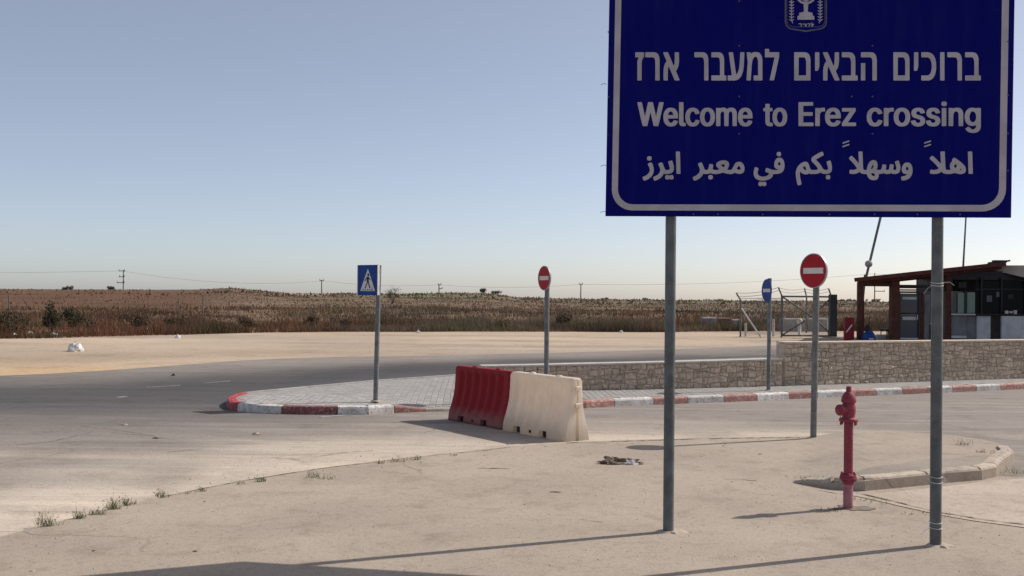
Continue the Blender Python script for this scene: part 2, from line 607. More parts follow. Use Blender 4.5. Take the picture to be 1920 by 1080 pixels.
# outlines of the sign's lettering, tenths of a photograph pixel on the board's face
WORDS = [[[5413,980,5582,980,5608,983,5630,988,5652,999,5672,1018,5683,1034,5696,1068,5703,1124,5703,1499,5700,1507,5686,1510,5418,1510,5401,1504,5400,990,5403,983],[5800,980,5852,980,5866,983,5868,989,5868,1245,5845,1321,5841,1325,5829,1328,5795,1327,5789,1325,5787,1319,5787,990,5789,983],[5936,980,6042,980,6080,986,6107,997,6135,1017,6158,1044,6176,1079,6187,1108,6198,1161,6203,1212,6202,1297,6187,1378,6171,1422,6144,1465,6120,1487,6088,1503,6056,1510,5941,1510,5928,1507,5924,1503,5923,1426,5926,1418,5941,1415,6047,1415,6066,1408,6081,1396,6096,1372,6107,1343,6117,1297,6120,1259,6118,1207,6109,1155,6093,1116,6073,1092,6057,1082,6034,1075,5941,1075,5925,1070,5923,989,5926,983],[6290,980,6342,980,6356,983,6358,989,6358,1499,6356,1506,6342,1510,6293,1510,6279,1506,6277,1500,6277,990,6279,983],[6425,980,6564,980,6598,984,6621,991,6638,1002,6654,1018,6668,1041,6679,1075,6685,1122,6685,1499,6681,1507,6668,1510,6621,1510,6607,1507,6604,1502,6603,1154,6593,1104,6578,1084,6562,1075,6429,1075,6414,1071,6412,1064,6412,989,6414,983],[6758,980,6876,980,6918,986,6937,993,6955,1005,6976,1032,6989,1065,6997,1110,6998,1410,7003,1415,7031,1416,7039,1421,7040,1499,7036,1507,7022,1510,6762,1510,6746,1504,6745,1426,6748,1418,6762,1415,6911,1415,6915,1414,6917,1409,6917,1170,6913,1132,6907,1108,6896,1088,6875,1075,6762,1075,6748,1071,6745,1064,6745,989,6748,983],[5484,1076,5482,1412,5488,1415,5619,1414,5622,1409,5622,1155,5614,1110,5604,1091,5594,1082,5580,1075]],[[3553,980,3724,980,3760,984,3782,992,3802,1004,3827,1035,3839,1070,3847,1124,3847,1499,3843,1507,3829,1510,3558,1510,3541,1504,3540,990,3543,983],[3945,980,3997,980,4011,983,4013,989,4013,1245,3990,1321,3986,1325,3974,1328,3940,1327,3934,1325,3932,1319,3932,990,3934,983],[4093,980,4154,980,4170,984,4279,1236,4291,1204,4298,1147,4300,985,4316,980,4366,980,4380,985,4382,1124,4374,1216,4365,1251,4355,1280,4321,1333,4387,1488,4388,1500,4385,1507,4371,1510,4314,1510,4298,1505,4184,1245,4174,1272,4167,1321,4164,1503,4160,1507,4148,1510,4099,1510,4085,1504,4083,1326,4090,1267,4100,1225,4109,1201,4121,1178,4144,1147,4081,1001,4082,984],[4446,980,4566,980,4608,986,4631,995,4643,1004,4656,1016,4670,1037,4681,1068,4688,1124,4688,1410,4693,1415,4716,1415,4730,1420,4732,1499,4728,1507,4714,1510,4451,1510,4435,1504,4433,1426,4437,1418,4451,1415,4601,1415,4605,1414,4607,1409,4607,1165,4599,1113,4586,1088,4563,1075,4451,1075,4436,1071,4433,1064,4433,989,4436,983],[4805,980,4968,980,4995,983,5020,989,5037,998,5054,1013,5068,1032,5082,1071,5090,1130,5090,1499,5086,1507,5072,1510,5024,1510,5010,1507,5007,1502,5007,1149,5001,1115,4995,1100,4979,1082,4961,1075,4809,1075,4794,1071,4792,1064,4792,989,4794,983],[3625,1076,3624,1412,3629,1415,3762,1414,3765,1409,3765,1165,3760,1125,3753,1102,3743,1087,3722,1075],[4805,1184,4857,1183,4870,1186,4873,1191,4873,1499,4872,1505,4865,1508,4808,1510,4795,1507,4792,1502,4792,1194,4794,1186]],[[3005,917,3052,916,3067,920,3070,927,3070,975,3073,979,3242,980,3256,983,3260,988,3259,1061,3167,1491,3163,1505,3156,1508,3090,1508,3083,1505,3082,1496,3173,1078,3168,1075,3009,1075,2994,1071,2992,1064,2992,927,2994,920],[2790,977,2844,976,2879,985,2893,995,2911,1016,2925,1041,2934,1065,2942,1102,2945,1144,2945,1499,2940,1507,2928,1510,2796,1510,2783,1507,2779,1503,2780,1419,2796,1415,2861,1415,2865,1410,2863,1139,2856,1105,2845,1081,2830,1067,2816,1061,2796,1069,2781,1084,2763,1120,2755,1152,2745,1221,2727,1501,2723,1507,2709,1510,2664,1510,2652,1507,2649,1503,2648,1479,2670,1162,2650,988,2654,983,2666,980,2721,981,2729,985,2734,1007,2762,983],[1683,980,1816,980,1855,985,1877,995,1892,1005,1906,1023,1916,1042,1926,1073,1932,1120,1932,1499,1928,1507,1914,1510,1871,1510,1857,1507,1854,1502,1853,1170,1849,1125,1841,1101,1830,1085,1813,1075,1688,1075,1673,1071,1670,1064,1670,989,1673,983],[2000,980,2112,980,2152,985,2171,993,2188,1005,2210,1035,2222,1072,2228,1115,2228,1410,2231,1414,2260,1416,2268,1421,2268,1499,2265,1507,2251,1510,2004,1510,1988,1504,1987,1426,1989,1418,2004,1415,2144,1415,2148,1414,2150,1409,2150,1164,2141,1106,2129,1086,2110,1075,2004,1075,1989,1071,1987,1064,1987,989,1989,983],[2328,980,2379,980,2391,983,2394,986,2452,1397,2462,1390,2485,1357,2500,1314,2509,1278,2518,1192,2529,988,2534,983,2548,980,2592,980,2605,983,2608,988,2595,1240,2585,1314,2572,1369,2550,1424,2529,1455,2495,1486,2481,1494,2455,1504,2418,1510,2311,1510,2297,1507,2294,1502,2295,1419,2311,1415,2369,1415,2372,1411,2315,999,2317,984]],[[573,980,709,980,723,983,726,988,726,1062,697,1107,686,1138,682,1167,680,1499,678,1505,671,1508,616,1510,604,1507,600,1502,600,1167,608,1120,625,1077,621,1075,576,1075,561,1069,560,989,563,983],[761,980,899,980,940,986,959,993,977,1005,993,1024,1001,1041,1012,1075,1018,1124,1018,1499,1015,1507,1001,1510,954,1510,940,1507,937,1502,937,1149,926,1102,915,1085,897,1075,766,1075,751,1071,748,1064,748,989,751,983],[1100,980,1161,980,1173,983,1178,988,1282,1236,1294,1201,1300,1159,1302,986,1307,982,1319,980,1366,980,1380,985,1382,1162,1374,1224,1356,1280,1344,1303,1323,1332,1389,1490,1390,1500,1386,1507,1372,1510,1318,1510,1300,1504,1190,1245,1179,1277,1173,1317,1171,1503,1167,1507,1154,1510,1106,1510,1091,1504,1090,1344,1095,1279,1104,1233,1117,1197,1149,1147,1088,1000,1088,984]],[[616,1916,666,1915,685,1920,743,2185,798,1937,804,1918,822,1915,872,1915,892,1920,951,2186,1008,1920,1028,1915,1072,1915,1092,1919,1092,1936,995,2361,976,2365,926,2365,910,2363,905,2359,847,2103,788,2361,769,2365,718,2365,698,2361,601,1933,602,1919],[1398,1916,1446,1915,1461,1918,1465,1923,1465,2284,1470,2299,1497,2302,1503,2308,1510,2352,1508,2359,1502,2362,1477,2367,1449,2367,1418,2360,1402,2349,1394,2339,1384,2315,1382,2296,1382,1926,1384,1918],[2198,2019,2221,2018,2251,2025,2282,2047,2303,2032,2324,2023,2372,2018,2411,2027,2438,2047,2457,2080,2465,2116,2465,2354,2462,2362,2444,2365,2404,2365,2385,2360,2383,2139,2379,2115,2373,2103,2364,2094,2349,2087,2336,2092,2324,2105,2316,2120,2312,2141,2310,2361,2291,2365,2251,2365,2231,2360,2228,2128,2219,2103,2213,2096,2199,2087,2183,2094,2170,2108,2163,2124,2158,2144,2157,2360,2138,2365,2096,2365,2077,2361,2076,2032,2080,2027,2096,2025,2137,2025,2159,2030,2175,2023],[1211,2021,1241,2020,1275,2026,1299,2037,1317,2051,1333,2070,1346,2094,1356,2122,1362,2156,1363,2211,1358,2219,1342,2222,1179,2222,1174,2225,1178,2250,1190,2277,1206,2294,1229,2305,1246,2301,1261,2292,1277,2263,1283,2259,1302,2257,1320,2259,1349,2268,1357,2274,1358,2287,1351,2304,1343,2320,1323,2342,1307,2355,1288,2364,1249,2372,1216,2372,1189,2367,1166,2360,1145,2346,1126,2327,1107,2296,1096,2265,1090,2232,1088,2184,1092,2151,1098,2122,1112,2086,1128,2063,1156,2037,1180,2026],[1623,2021,1652,2020,1681,2024,1715,2039,1746,2068,1760,2093,1767,2114,1765,2126,1760,2130,1722,2142,1693,2141,1687,2137,1671,2105,1655,2092,1641,2087,1618,2098,1604,2115,1597,2128,1588,2157,1583,2206,1593,2255,1614,2292,1637,2304,1652,2301,1670,2289,1680,2273,1688,2251,1694,2248,1711,2247,1730,2249,1763,2260,1768,2266,1765,2285,1756,2307,1742,2328,1723,2348,1695,2364,1657,2372,1626,2372,1598,2368,1581,2361,1558,2348,1538,2327,1519,2296,1510,2271,1502,2234,1500,2179,1503,2148,1510,2120,1524,2086,1539,2063,1568,2037,1592,2026],[1898,2021,1928,2020,1956,2024,1984,2035,2003,2049,2023,2071,2036,2094,2049,2130,2055,2169,2055,2222,2050,2255,2044,2278,2026,2315,2002,2344,1982,2358,1958,2367,1931,2372,1899,2372,1865,2365,1851,2360,1827,2342,1809,2322,1795,2301,1783,2266,1775,2222,1775,2172,1780,2139,1786,2114,1802,2080,1821,2055,1843,2037,1867,2026],[2608,2021,2637,2020,2671,2026,2695,2037,2712,2049,2740,2086,2752,2120,2758,2154,2760,2211,2755,2219,2739,2222,2576,2222,2570,2225,2578,2258,2591,2282,2603,2294,2626,2305,2639,2303,2657,2292,2674,2263,2680,2259,2699,2257,2717,2259,2746,2268,2754,2274,2754,2288,2743,2314,2718,2344,2685,2364,2646,2372,2614,2372,2585,2367,2561,2359,2542,2346,2524,2328,2504,2296,2494,2270,2487,2229,2485,2192,2490,2144,2500,2107,2512,2081,2524,2063,2553,2037,2577,2026],[1225,2087,1200,2101,1191,2113,1180,2135,1175,2157,1276,2158,1272,2134,1259,2108,1242,2092],[1913,2087,1889,2100,1872,2126,1860,2169,1858,2211,1866,2251,1877,2275,1890,2292,1904,2302,1916,2305,1938,2294,1957,2269,1970,2226,1972,2179,1964,2140,1951,2113,1935,2096],[2621,2087,2598,2100,2587,2113,2576,2135,2572,2157,2673,2157,2667,2129,2656,2108,2639,2092]],[[3016,1947,3061,1947,3079,1950,3082,1958,3083,2023,3127,2027,3134,2032,3133,2084,3116,2088,3086,2088,3082,2094,3083,2283,3086,2294,3092,2300,3114,2300,3132,2304,3140,2344,3139,2358,3133,2364,3106,2368,3079,2368,3047,2362,3021,2345,3005,2315,3000,2289,3000,2093,2996,2088,2962,2084,2960,2036,2965,2027,2999,2023,3000,1955,3004,1950],[3255,2021,3284,2020,3320,2026,3337,2034,3358,2049,3378,2071,3391,2096,3402,2127,3408,2161,3410,2209,3405,2251,3395,2286,3383,2312,3369,2332,3344,2354,3315,2367,3287,2372,3258,2372,3230,2368,3206,2358,3187,2344,3166,2320,3150,2292,3141,2265,3135,2232,3133,2182,3137,2149,3143,2120,3159,2083,3178,2057,3203,2036,3224,2026],[3270,2087,3255,2094,3244,2103,3229,2129,3218,2168,3217,2212,3223,2246,3234,2274,3252,2296,3271,2305,3282,2301,3295,2293,3313,2267,3327,2216,3327,2179,3320,2145,3304,2110,3289,2094]],[[3636,1916,3878,1915,3897,1919,3898,1972,3893,1981,3878,1983,3716,1983,3710,1986,3712,2102,3866,2103,3882,2106,3887,2113,3887,2161,3883,2169,3866,2172,3712,2173,3710,2291,3711,2295,3716,2297,3881,2297,3897,2299,3902,2308,3902,2354,3899,2362,3881,2365,3641,2365,3622,2361,3620,1926,3623,1918],[4060,2021,4099,2020,4118,2024,4119,2085,4112,2090,4073,2090,4056,2095,4038,2110,4026,2130,4022,2149,4020,2361,4001,2365,3940,2363,3935,2354,3936,2032,3940,2027,3956,2025,4001,2025,4022,2031],[4251,2021,4282,2020,4311,2024,4332,2030,4352,2041,4379,2065,4391,2081,4410,2130,4415,2161,4415,2211,4411,2219,4394,2222,4212,2222,4208,2224,4213,2251,4227,2279,4241,2293,4265,2304,4283,2304,4304,2294,4314,2284,4327,2261,4331,2259,4351,2257,4370,2259,4408,2272,4409,2291,4398,2314,4386,2330,4360,2351,4321,2367,4291,2372,4256,2372,4220,2366,4193,2355,4173,2341,4149,2314,4134,2286,4123,2251,4118,2218,4120,2159,4126,2129,4142,2090,4159,2065,4185,2042,4213,2028],[4453,2026,4674,2025,4693,2029,4693,2082,4548,2294,4552,2297,4679,2297,4696,2300,4700,2308,4700,2354,4697,2362,4679,2365,4454,2365,4435,2361,4435,2308,4585,2093,4458,2092,4440,2089,4437,2081,4437,2033,4440,2028],[4263,2087,4248,2094,4232,2105,4215,2133,4209,2156,4325,2157,4324,2147,4315,2122,4302,2103,4286,2092,4275,2088]],[[6343,1902,6356,1902,6381,1907,6400,1926,6403,1939,6402,1961,6396,1973,6383,1985,6359,1990,6325,1988,6315,1982,6301,1968,6298,1938,6304,1921,6321,1907],[5036,2021,5069,2020,5100,2025,5139,2040,5153,2051,5176,2076,5185,2091,5193,2116,5192,2126,5186,2130,5144,2142,5115,2141,5109,2137,5098,2115,5088,2102,5072,2092,5053,2087,5037,2091,5023,2101,5002,2131,4993,2160,4988,2189,4993,2233,5009,2274,5030,2296,5052,2305,5063,2304,5079,2296,5095,2281,5110,2251,5115,2249,5134,2247,5153,2249,5188,2259,5194,2265,5192,2283,5183,2304,5168,2327,5153,2341,5134,2355,5113,2364,5072,2372,5038,2372,5009,2367,4986,2360,4958,2342,4931,2312,4917,2287,4906,2255,4902,2229,4900,2184,4905,2145,4913,2115,4926,2088,4941,2067,4976,2037,5004,2026],[5348,2021,5388,2020,5407,2024,5408,2085,5403,2089,5389,2092,5361,2090,5348,2094,5324,2110,5313,2130,5308,2151,5307,2361,5288,2365,5225,2363,5220,2354,5221,2032,5225,2027,5241,2025,5287,2025,5309,2031],[5543,2021,5574,2020,5612,2026,5639,2037,5657,2049,5678,2070,5696,2099,5709,2135,5715,2174,5715,2218,5711,2250,5698,2289,5683,2315,5663,2338,5636,2357,5613,2366,5579,2372,5544,2372,5515,2367,5496,2361,5467,2344,5444,2322,5428,2298,5415,2263,5408,2232,5407,2179,5411,2144,5418,2119,5434,2085,5465,2049,5483,2037,5510,2026],[5846,2021,5881,2020,5913,2025,5944,2037,5957,2046,5976,2068,5992,2106,5990,2115,5986,2119,5934,2130,5911,2127,5892,2097,5870,2084,5845,2092,5830,2107,5826,2125,5836,2143,5857,2154,5921,2171,5957,2187,5984,2213,5996,2240,5996,2290,5990,2308,5976,2330,5963,2342,5939,2358,5917,2366,5882,2372,5844,2372,5819,2368,5780,2355,5767,2346,5744,2320,5735,2301,5728,2277,5730,2269,5737,2266,5789,2255,5809,2257,5813,2259,5822,2281,5830,2292,5844,2301,5862,2307,5889,2298,5905,2281,5907,2262,5898,2246,5881,2236,5817,2219,5780,2203,5763,2191,5751,2175,5739,2148,5738,2108,5741,2093,5747,2078,5759,2060,5776,2044,5798,2032,5815,2026],[6130,2021,6164,2020,6189,2023,6224,2035,6237,2044,6259,2070,6273,2103,6273,2113,6268,2119,6216,2130,6193,2127,6178,2100,6164,2089,6151,2084,6130,2090,6112,2108,6109,2127,6120,2144,6139,2154,6203,2171,6237,2185,6259,2203,6271,2221,6278,2238,6280,2256,6278,2292,6273,2306,6259,2328,6242,2345,6217,2360,6193,2367,6164,2372,6113,2370,6082,2364,6065,2356,6047,2344,6027,2322,6016,2300,6012,2282,6013,2270,6019,2266,6071,2255,6090,2257,6095,2259,6104,2281,6113,2293,6126,2301,6144,2307,6170,2298,6180,2291,6188,2277,6189,2260,6178,2244,6160,2235,6099,2219,6065,2205,6038,2182,6028,2168,6022,2152,6020,2111,6023,2095,6030,2076,6042,2058,6063,2041,6079,2032,6097,2026],[6575,2021,6606,2020,6633,2024,6654,2032,6684,2057,6702,2089,6710,2126,6709,2358,6705,2363,6689,2365,6643,2365,6625,2360,6622,2140,6615,2116,6608,2105,6597,2095,6576,2087,6559,2093,6544,2103,6532,2122,6525,2145,6522,2360,6502,2365,6440,2363,6435,2354,6436,2032,6440,2027,6454,2025,6501,2025,6518,2028,6523,2035,6544,2026],[6866,2021,6896,2020,6925,2024,6951,2035,6957,2028,6974,2025,7021,2025,7036,2028,7040,2034,7040,2372,7036,2403,7019,2440,6992,2468,6958,2484,6916,2492,6866,2492,6814,2480,6785,2462,6768,2445,6752,2419,6752,2408,6756,2404,6789,2383,6809,2380,6827,2383,6848,2409,6868,2421,6884,2427,6902,2426,6930,2412,6941,2400,6949,2383,6952,2368,6950,2347,6923,2357,6879,2362,6835,2356,6805,2343,6787,2329,6767,2307,6752,2279,6744,2256,6738,2219,6738,2166,6746,2124,6760,2089,6781,2060,6806,2039,6834,2026],[6323,2026,6374,2025,6390,2028,6393,2033,6393,2354,6392,2361,6387,2363,6328,2365,6312,2363,6307,2357,6307,2036,6309,2028],[5556,2087,5532,2099,5514,2121,5499,2159,5495,2206,5501,2241,5517,2277,5536,2296,5552,2304,5562,2305,5576,2301,5595,2289,5610,2269,5624,2230,5627,2182,5619,2144,5604,2115,5582,2094,5567,2088],[6886,2087,6862,2099,6851,2110,6840,2128,6828,2167,6827,2208,6836,2248,6847,2269,6866,2286,6891,2295,6917,2284,6935,2265,6949,2230,6953,2188,6945,2142,6933,2115,6910,2094]],[[6295,2841,6349,2840,6360,2842,6364,2847,6377,3139,6381,3166,6388,3178,6404,3186,6429,3188,6478,3184,6465,3155,6460,3136,6460,3096,6463,3080,6477,3050,6503,3023,6498,3009,6502,2991,6527,2961,6541,2958,6553,2960,6592,2984,6672,3044,6724,3093,6741,3115,6757,3149,6760,3194,6755,3216,6741,3238,6711,3257,6667,3265,6612,3260,6556,3244,6481,3260,6416,3263,6379,3260,6345,3252,6320,3238,6303,3219,6267,3243,6243,3252,6206,3260,6149,3263,6099,3257,6088,3253,6085,3236,6092,3191,6095,3186,6114,3183,6168,3187,6200,3182,6229,3172,6252,3156,6192,3083,6130,3022,6086,2985,6082,2976,6083,2959,6115,2926,6129,2923,6143,2926,6192,2969,6289,3070,6290,3041,6282,2852,6285,2844],[6810,2841,6862,2840,6875,2843,6878,2851,6890,3248,6887,3256,6874,3260,6824,3260,6812,3257,6808,3249,6797,2852,6800,2844],[6563,3079,6546,3092,6538,3111,6544,3131,6561,3152,6581,3134,6590,3109,6587,3096,6581,3087,6571,3080],[6664,3155,6645,3187,6647,3190,6661,3191,6675,3183,6675,3174]],[[4758,2841,4806,2840,4817,2842,4821,2848,4832,3139,4836,3168,4840,3177,4849,3184,4876,3188,4900,3187,4908,3142,4920,3102,4937,3065,4954,3040,4972,3022,4994,3009,5016,3003,5039,3003,5055,3006,5075,3018,5088,3033,5100,3062,5103,3079,5103,3126,5097,3156,5087,3179,5088,3182,5136,3188,5159,3186,5165,3182,5179,3160,5198,3086,5202,3082,5216,3080,5265,3094,5268,3114,5258,3166,5260,3176,5272,3186,5288,3188,5302,3186,5313,3175,5320,3155,5335,3082,5342,3078,5358,3077,5405,3088,5407,3104,5398,3175,5402,3181,5410,3186,5426,3188,5439,3186,5448,3181,5455,3173,5458,3149,5452,3119,5431,3052,5431,3033,5437,3026,5472,3013,5488,3010,5501,3013,5505,3017,5527,3097,5532,3128,5532,3168,5521,3211,5508,3233,5494,3246,5475,3255,5449,3262,5401,3262,5375,3256,5358,3246,5328,3259,5274,3263,5240,3257,5216,3244,5190,3257,5128,3264,5126,3267,5125,3315,5113,3344,5103,3356,5089,3366,5073,3374,5048,3378,5016,3378,4994,3374,4971,3366,4952,3354,4939,3343,4922,3319,4911,3296,4901,3263,4863,3263,4810,3255,4780,3239,4767,3221,4726,3248,4688,3259,4632,3263,4581,3255,4576,3249,4575,3232,4581,3191,4584,3186,4598,3183,4631,3187,4668,3184,4700,3171,4713,3162,4719,3155,4661,3075,4574,2983,4570,2974,4571,2959,4600,2928,4616,2925,4631,2928,4696,2997,4750,3063,4752,3019,4745,2852,4748,2844],[5643,3047,5676,3047,5697,3052,5715,3062,5736,3089,5752,3127,5758,3159,5760,3212,5754,3255,5745,3282,5729,3310,5707,3336,5689,3349,5667,3361,5628,3376,5582,3385,5562,3384,5555,3380,5553,3373,5545,3334,5547,3315,5621,3295,5645,3281,5660,3268,5657,3265,5610,3259,5585,3248,5574,3238,5564,3221,5557,3191,5557,3168,5563,3132,5584,3086,5613,3057],[5022,3085,5007,3101,4995,3123,4982,3160,4981,3175,5005,3162,5020,3144,5028,3109],[5655,3124,5642,3136,5636,3150,5632,3168,5635,3178,5650,3189,5661,3191,5681,3189,5685,3179,5676,3146,5668,3132,5661,3125],[4995,3246,4983,3247,4981,3251,4990,3274,5000,3288,5013,3296,5031,3303,5041,3301,5051,3294,5056,3277,5043,3258,5023,3248]],[[4055,2846,4071,2846,4078,2850,4094,2888,4093,2910,3988,2969,3950,2992,3949,2996,4021,3070,4044,3103,4079,3163,4103,3181,4131,3188,4155,3186,4169,3179,4173,3174,4177,3160,4172,3124,4151,3054,4151,3031,4192,3012,4206,3010,4221,3013,4230,3037,4241,3075,4250,3132,4247,3186,4240,3211,4231,3225,4218,3239,4201,3250,4154,3262,4118,3263,4080,3257,4056,3248,4033,3233,4001,3250,3962,3260,3922,3263,3861,3263,3816,3253,3790,3266,3751,3270,3725,3265,3699,3255,3675,3238,3652,3215,3645,3264,3656,3343,3677,3439,3676,3457,3670,3464,3637,3472,3621,3475,3607,3472,3593,3420,3577,3332,3570,3274,3570,3241,3574,3205,3583,3175,3600,3138,3614,3116,3645,3081,3690,3049,3722,3036,3748,3032,3763,3033,3787,3041,3803,3058,3817,3089,3840,3156,3849,3172,3860,3183,3874,3188,3921,3188,3961,3184,3977,3178,3984,3172,3986,3165,3973,3138,3934,3092,3872,3030,3865,3019,3863,2989,3866,2974,3874,2955,3893,2936,3916,2919,4029,2855],[3738,3114,3710,3131,3702,3138,3701,3143,3728,3176,3747,3189,3765,3193,3769,3185,3755,3144,3745,3120],[4168,3281,4198,3283,4208,3290,4216,3303,4218,3316,4217,3338,4208,3355,4198,3361,4178,3365,4153,3361,4142,3352,4136,3340,4135,3311,4139,3299,4151,3285]],[[3243,2847,3278,2850,3293,2868,3294,2905,3286,2920,3277,2926,3261,2930,3235,2928,3228,2924,3217,2911,3213,2898,3213,2878,3217,2866,3228,2852],[3248,2957,3285,2958,3304,2964,3315,2971,3338,3000,3352,3037,3360,3088,3360,3122,3355,3158,3340,3199,3320,3224,3296,3241,3270,3251,3206,3262,3148,3264,3138,3302,3117,3332,3095,3349,3071,3363,3021,3379,2968,3387,2924,3387,2894,3382,2869,3375,2844,3365,2809,3337,2788,3300,2780,3261,2780,3231,2785,3197,2798,3149,2805,3137,2821,3135,2835,3138,2868,3153,2870,3171,2855,3232,2855,3247,2860,3266,2869,3280,2886,3295,2909,3305,2936,3312,2974,3312,3013,3304,3052,3284,3072,3263,3071,3253,3057,3244,3006,3224,3001,3219,3001,3195,3009,3158,3014,3153,3028,3150,3042,3152,3115,3180,3151,3188,3214,3187,3235,3184,3254,3177,3215,3169,3193,3158,3175,3137,3168,3121,3165,3106,3168,3050,3185,3005,3212,2972,3226,2964],[3260,3034,3249,3045,3241,3060,3239,3087,3245,3094,3257,3100,3283,3099,3287,3088,3279,3057,3269,3040],[2898,3407,2926,3408,2944,3417,2956,3410,2969,3407,3002,3410,3013,3421,3018,3434,3018,3462,3013,3475,3001,3486,2984,3490,2958,3487,2944,3478,2932,3487,2917,3490,2897,3489,2885,3484,2876,3475,2871,3465,2871,3432,2883,3412]],[[2203,3006,2227,3005,2270,3013,2297,3028,2309,3043,2317,3060,2320,3078,2317,3113,2303,3149,2283,3178,2286,3181,2319,3187,2352,3188,2371,3175,2385,3154,2424,3078,2443,3056,2458,3045,2485,3036,2519,3035,2541,3040,2554,3046,2572,3060,2590,3083,2602,3109,2610,3143,2610,3172,2604,3205,2589,3232,2570,3248,2536,3259,2504,3260,2457,3250,2424,3237,2402,3253,2391,3257,2371,3262,2334,3263,2255,3252,2204,3235,2146,3254,2078,3263,2014,3259,1995,3254,1974,3243,1948,3255,1917,3262,1876,3263,1838,3258,1804,3310,1782,3332,1755,3353,1726,3370,1691,3384,1672,3387,1657,3382,1641,3340,1642,3320,1696,3295,1728,3272,1756,3242,1769,3215,1774,3188,1772,3170,1760,3133,1738,3087,1739,3072,1746,3064,1780,3047,1792,3045,1807,3048,1825,3081,1857,3167,1864,3178,1877,3186,1889,3188,1908,3186,1923,3177,1934,3155,1950,3081,1953,3077,1968,3075,2015,3084,2022,3089,2023,3109,2013,3161,2020,3178,2044,3187,2097,3187,2130,3181,2139,3176,2087,3126,2078,3099,2078,3078,2082,3066,2102,3044,2124,3029,2162,3013],[2200,3081,2179,3086,2167,3093,2215,3138,2234,3117,2241,3105,2241,3096,2236,3088,2221,3081],[2503,3111,2493,3117,2482,3130,2463,3167,2495,3182,2518,3184,2533,3174,2537,3164,2536,3154,2522,3127],[1963,3281,1979,3280,1998,3285,2013,3303,2017,3316,2016,3335,2010,3349,1998,3360,1976,3365,1955,3362,1942,3356,1933,3344,1930,3332,1933,3301,1946,3286]],[[1335,2841,1393,2842,1397,2847,1400,2859,1410,3248,1407,3256,1394,3260,1342,3259,1335,3255,1333,3249,1322,2852,1325,2844],[813,2929,847,2931,855,2936,865,2948,868,2961,868,2985,861,2998,849,3008,832,3012,805,3009,795,3004,785,2992,782,2979,782,2961,785,2949,798,2934],[1235,3011,1252,3012,1257,3017,1277,3085,1285,3131,1285,3162,1281,3192,1274,3211,1259,3232,1231,3250,1189,3260,1134,3263,1095,3257,1079,3285,1056,3317,1017,3349,992,3365,953,3382,931,3387,915,3383,897,3339,899,3320,959,3291,992,3268,1016,3237,1029,3205,1032,3188,1029,3167,1016,3131,996,3090,995,3076,998,3068,1035,3048,1051,3045,1065,3048,1080,3076,1119,3175,1132,3185,1146,3188,1188,3186,1205,3176,1210,3152,1200,3109,1181,3052,1181,3035,1187,3026],[848,3046,870,3050,890,3090,904,3135,908,3162,908,3206,897,3255,880,3289,862,3312,822,3348,797,3363,758,3380,738,3385,720,3383,715,3377,701,3340,702,3318,756,3295,785,3276,814,3245,829,3216,835,3186,832,3167,820,3131,799,3090,798,3076,805,3065,836,3049],[1156,3282,1186,3285,1202,3295,1214,3286,1233,3282,1246,3282,1264,3287,1272,3293,1281,3308,1282,3334,1279,3346,1267,3360,1242,3367,1215,3362,1202,3353,1191,3361,1169,3367,1141,3362,1129,3352,1123,3340,1122,3310,1133,3292,1141,3286]]]

# ------------------------------------------------------------------ terrain
SKYX = np.array([-1200, -300, 0, 120, 230, 330, 390, 430, 470, 520, 545, 575, 640, 760, 850, 920, 945, 965, 1100, 1400, 1920, 3200], float)
SKYH = np.array([6, 5, 5, 4, 6, 5, 8, 11, 8, 4, 2, 2, 3, 2, 5, 4, 1, -2, -4, -3.5, -4, -3], float)


def base_dist(a):
    """distance at which the rough field begins, by bearing"""
    return np.interp(a, [-.9, -.48, -.36, -.23, -.05, .15, .25, .5, .9], [37, 39, 42, 48, 51, 54, 57, 60, 60])


def terrain_z(x, y):
    x = np.asarray(x, float); y = np.asarray(y, float)
    yy = np.maximum(y, 1.0)
    a = np.clip(x / yy, -1.3, 1.3)
    px = 960 + 2000 * a
    d0 = base_dist(a)
    sk = np.interp(px, SKYX, SKYH)
    hr = EYE + sk / 2000 * 350
    h1 = np.interp(px, [-500, 0, 500, 960, 1300, 2500], [.5, .5, .55, .6, .55, .35])
    z = h1 * sst(0, 30, y - d0)
    z = z + (hr - h1) * sst(20, 350, y) * sst(60, 120, y)
    far = np.maximum(y - 350, 0)
    z = z - far * .0021 - .06 * np.sqrt(far)
    amp = .05 + .12 * sst(60, 200, y)
    z = z + amp * (vnoise(x, y, 9, 1) - .5) * sst(3, 15, y - d0) + 2 * amp * (vnoise(x, y, 33, 2) - .5) * sst(10, 40, y - d0)
    z = np.where(y < d0 - 1, 0, z)
    return np.where(y < 25, 0, z)


xs = np.concatenate([-np.geomspace(4000, 62, 34), np.arange(-60, 60.1, 1.1), np.geomspace(62, 4000, 34)])
ys = np.concatenate([np.array([-400, -150, -60, -20, 0]), np.arange(6, 34, 2.5), np.arange(34, 100, 1.1), np.geomspace(101, 420, 70), np.geomspace(430, 6000, 34)])
gx, gy = np.meshgrid(xs, ys)
nx, ny = len(xs), len(ys)
X, Y = gx.ravel(), gy.ravel()
Z = terrain_z(X, Y)
V = np.c_[X, Y, Z]
F = [(j * nx + i, j * nx + i + 1, (j + 1) * nx + i + 1, (j + 1) * nx + i) for j in range(ny - 1) for i in range(nx - 1)]
me = bpy.data.meshes.new('ground')
me.from_pydata(V.tolist(), [], F)
me.materials.append(M['terrain'])
a = np.clip(X / np.maximum(Y, 1), -1.3, 1.3)
px = 960 + 2000 * a
d = Y - base_dist(a)
n1, n2 = vnoise(X, Y, 6, 3), vnoise(X, Y, 22, 4)
sand = np.array([.47, .375, .285])
col = np.tile(sand, (len(X), 1))
col = blend(col, (.54, .39, .245), sst(27.5, 24, Y) * sst(-5, -8, X) * sst(.15, .5, n1 + .25))
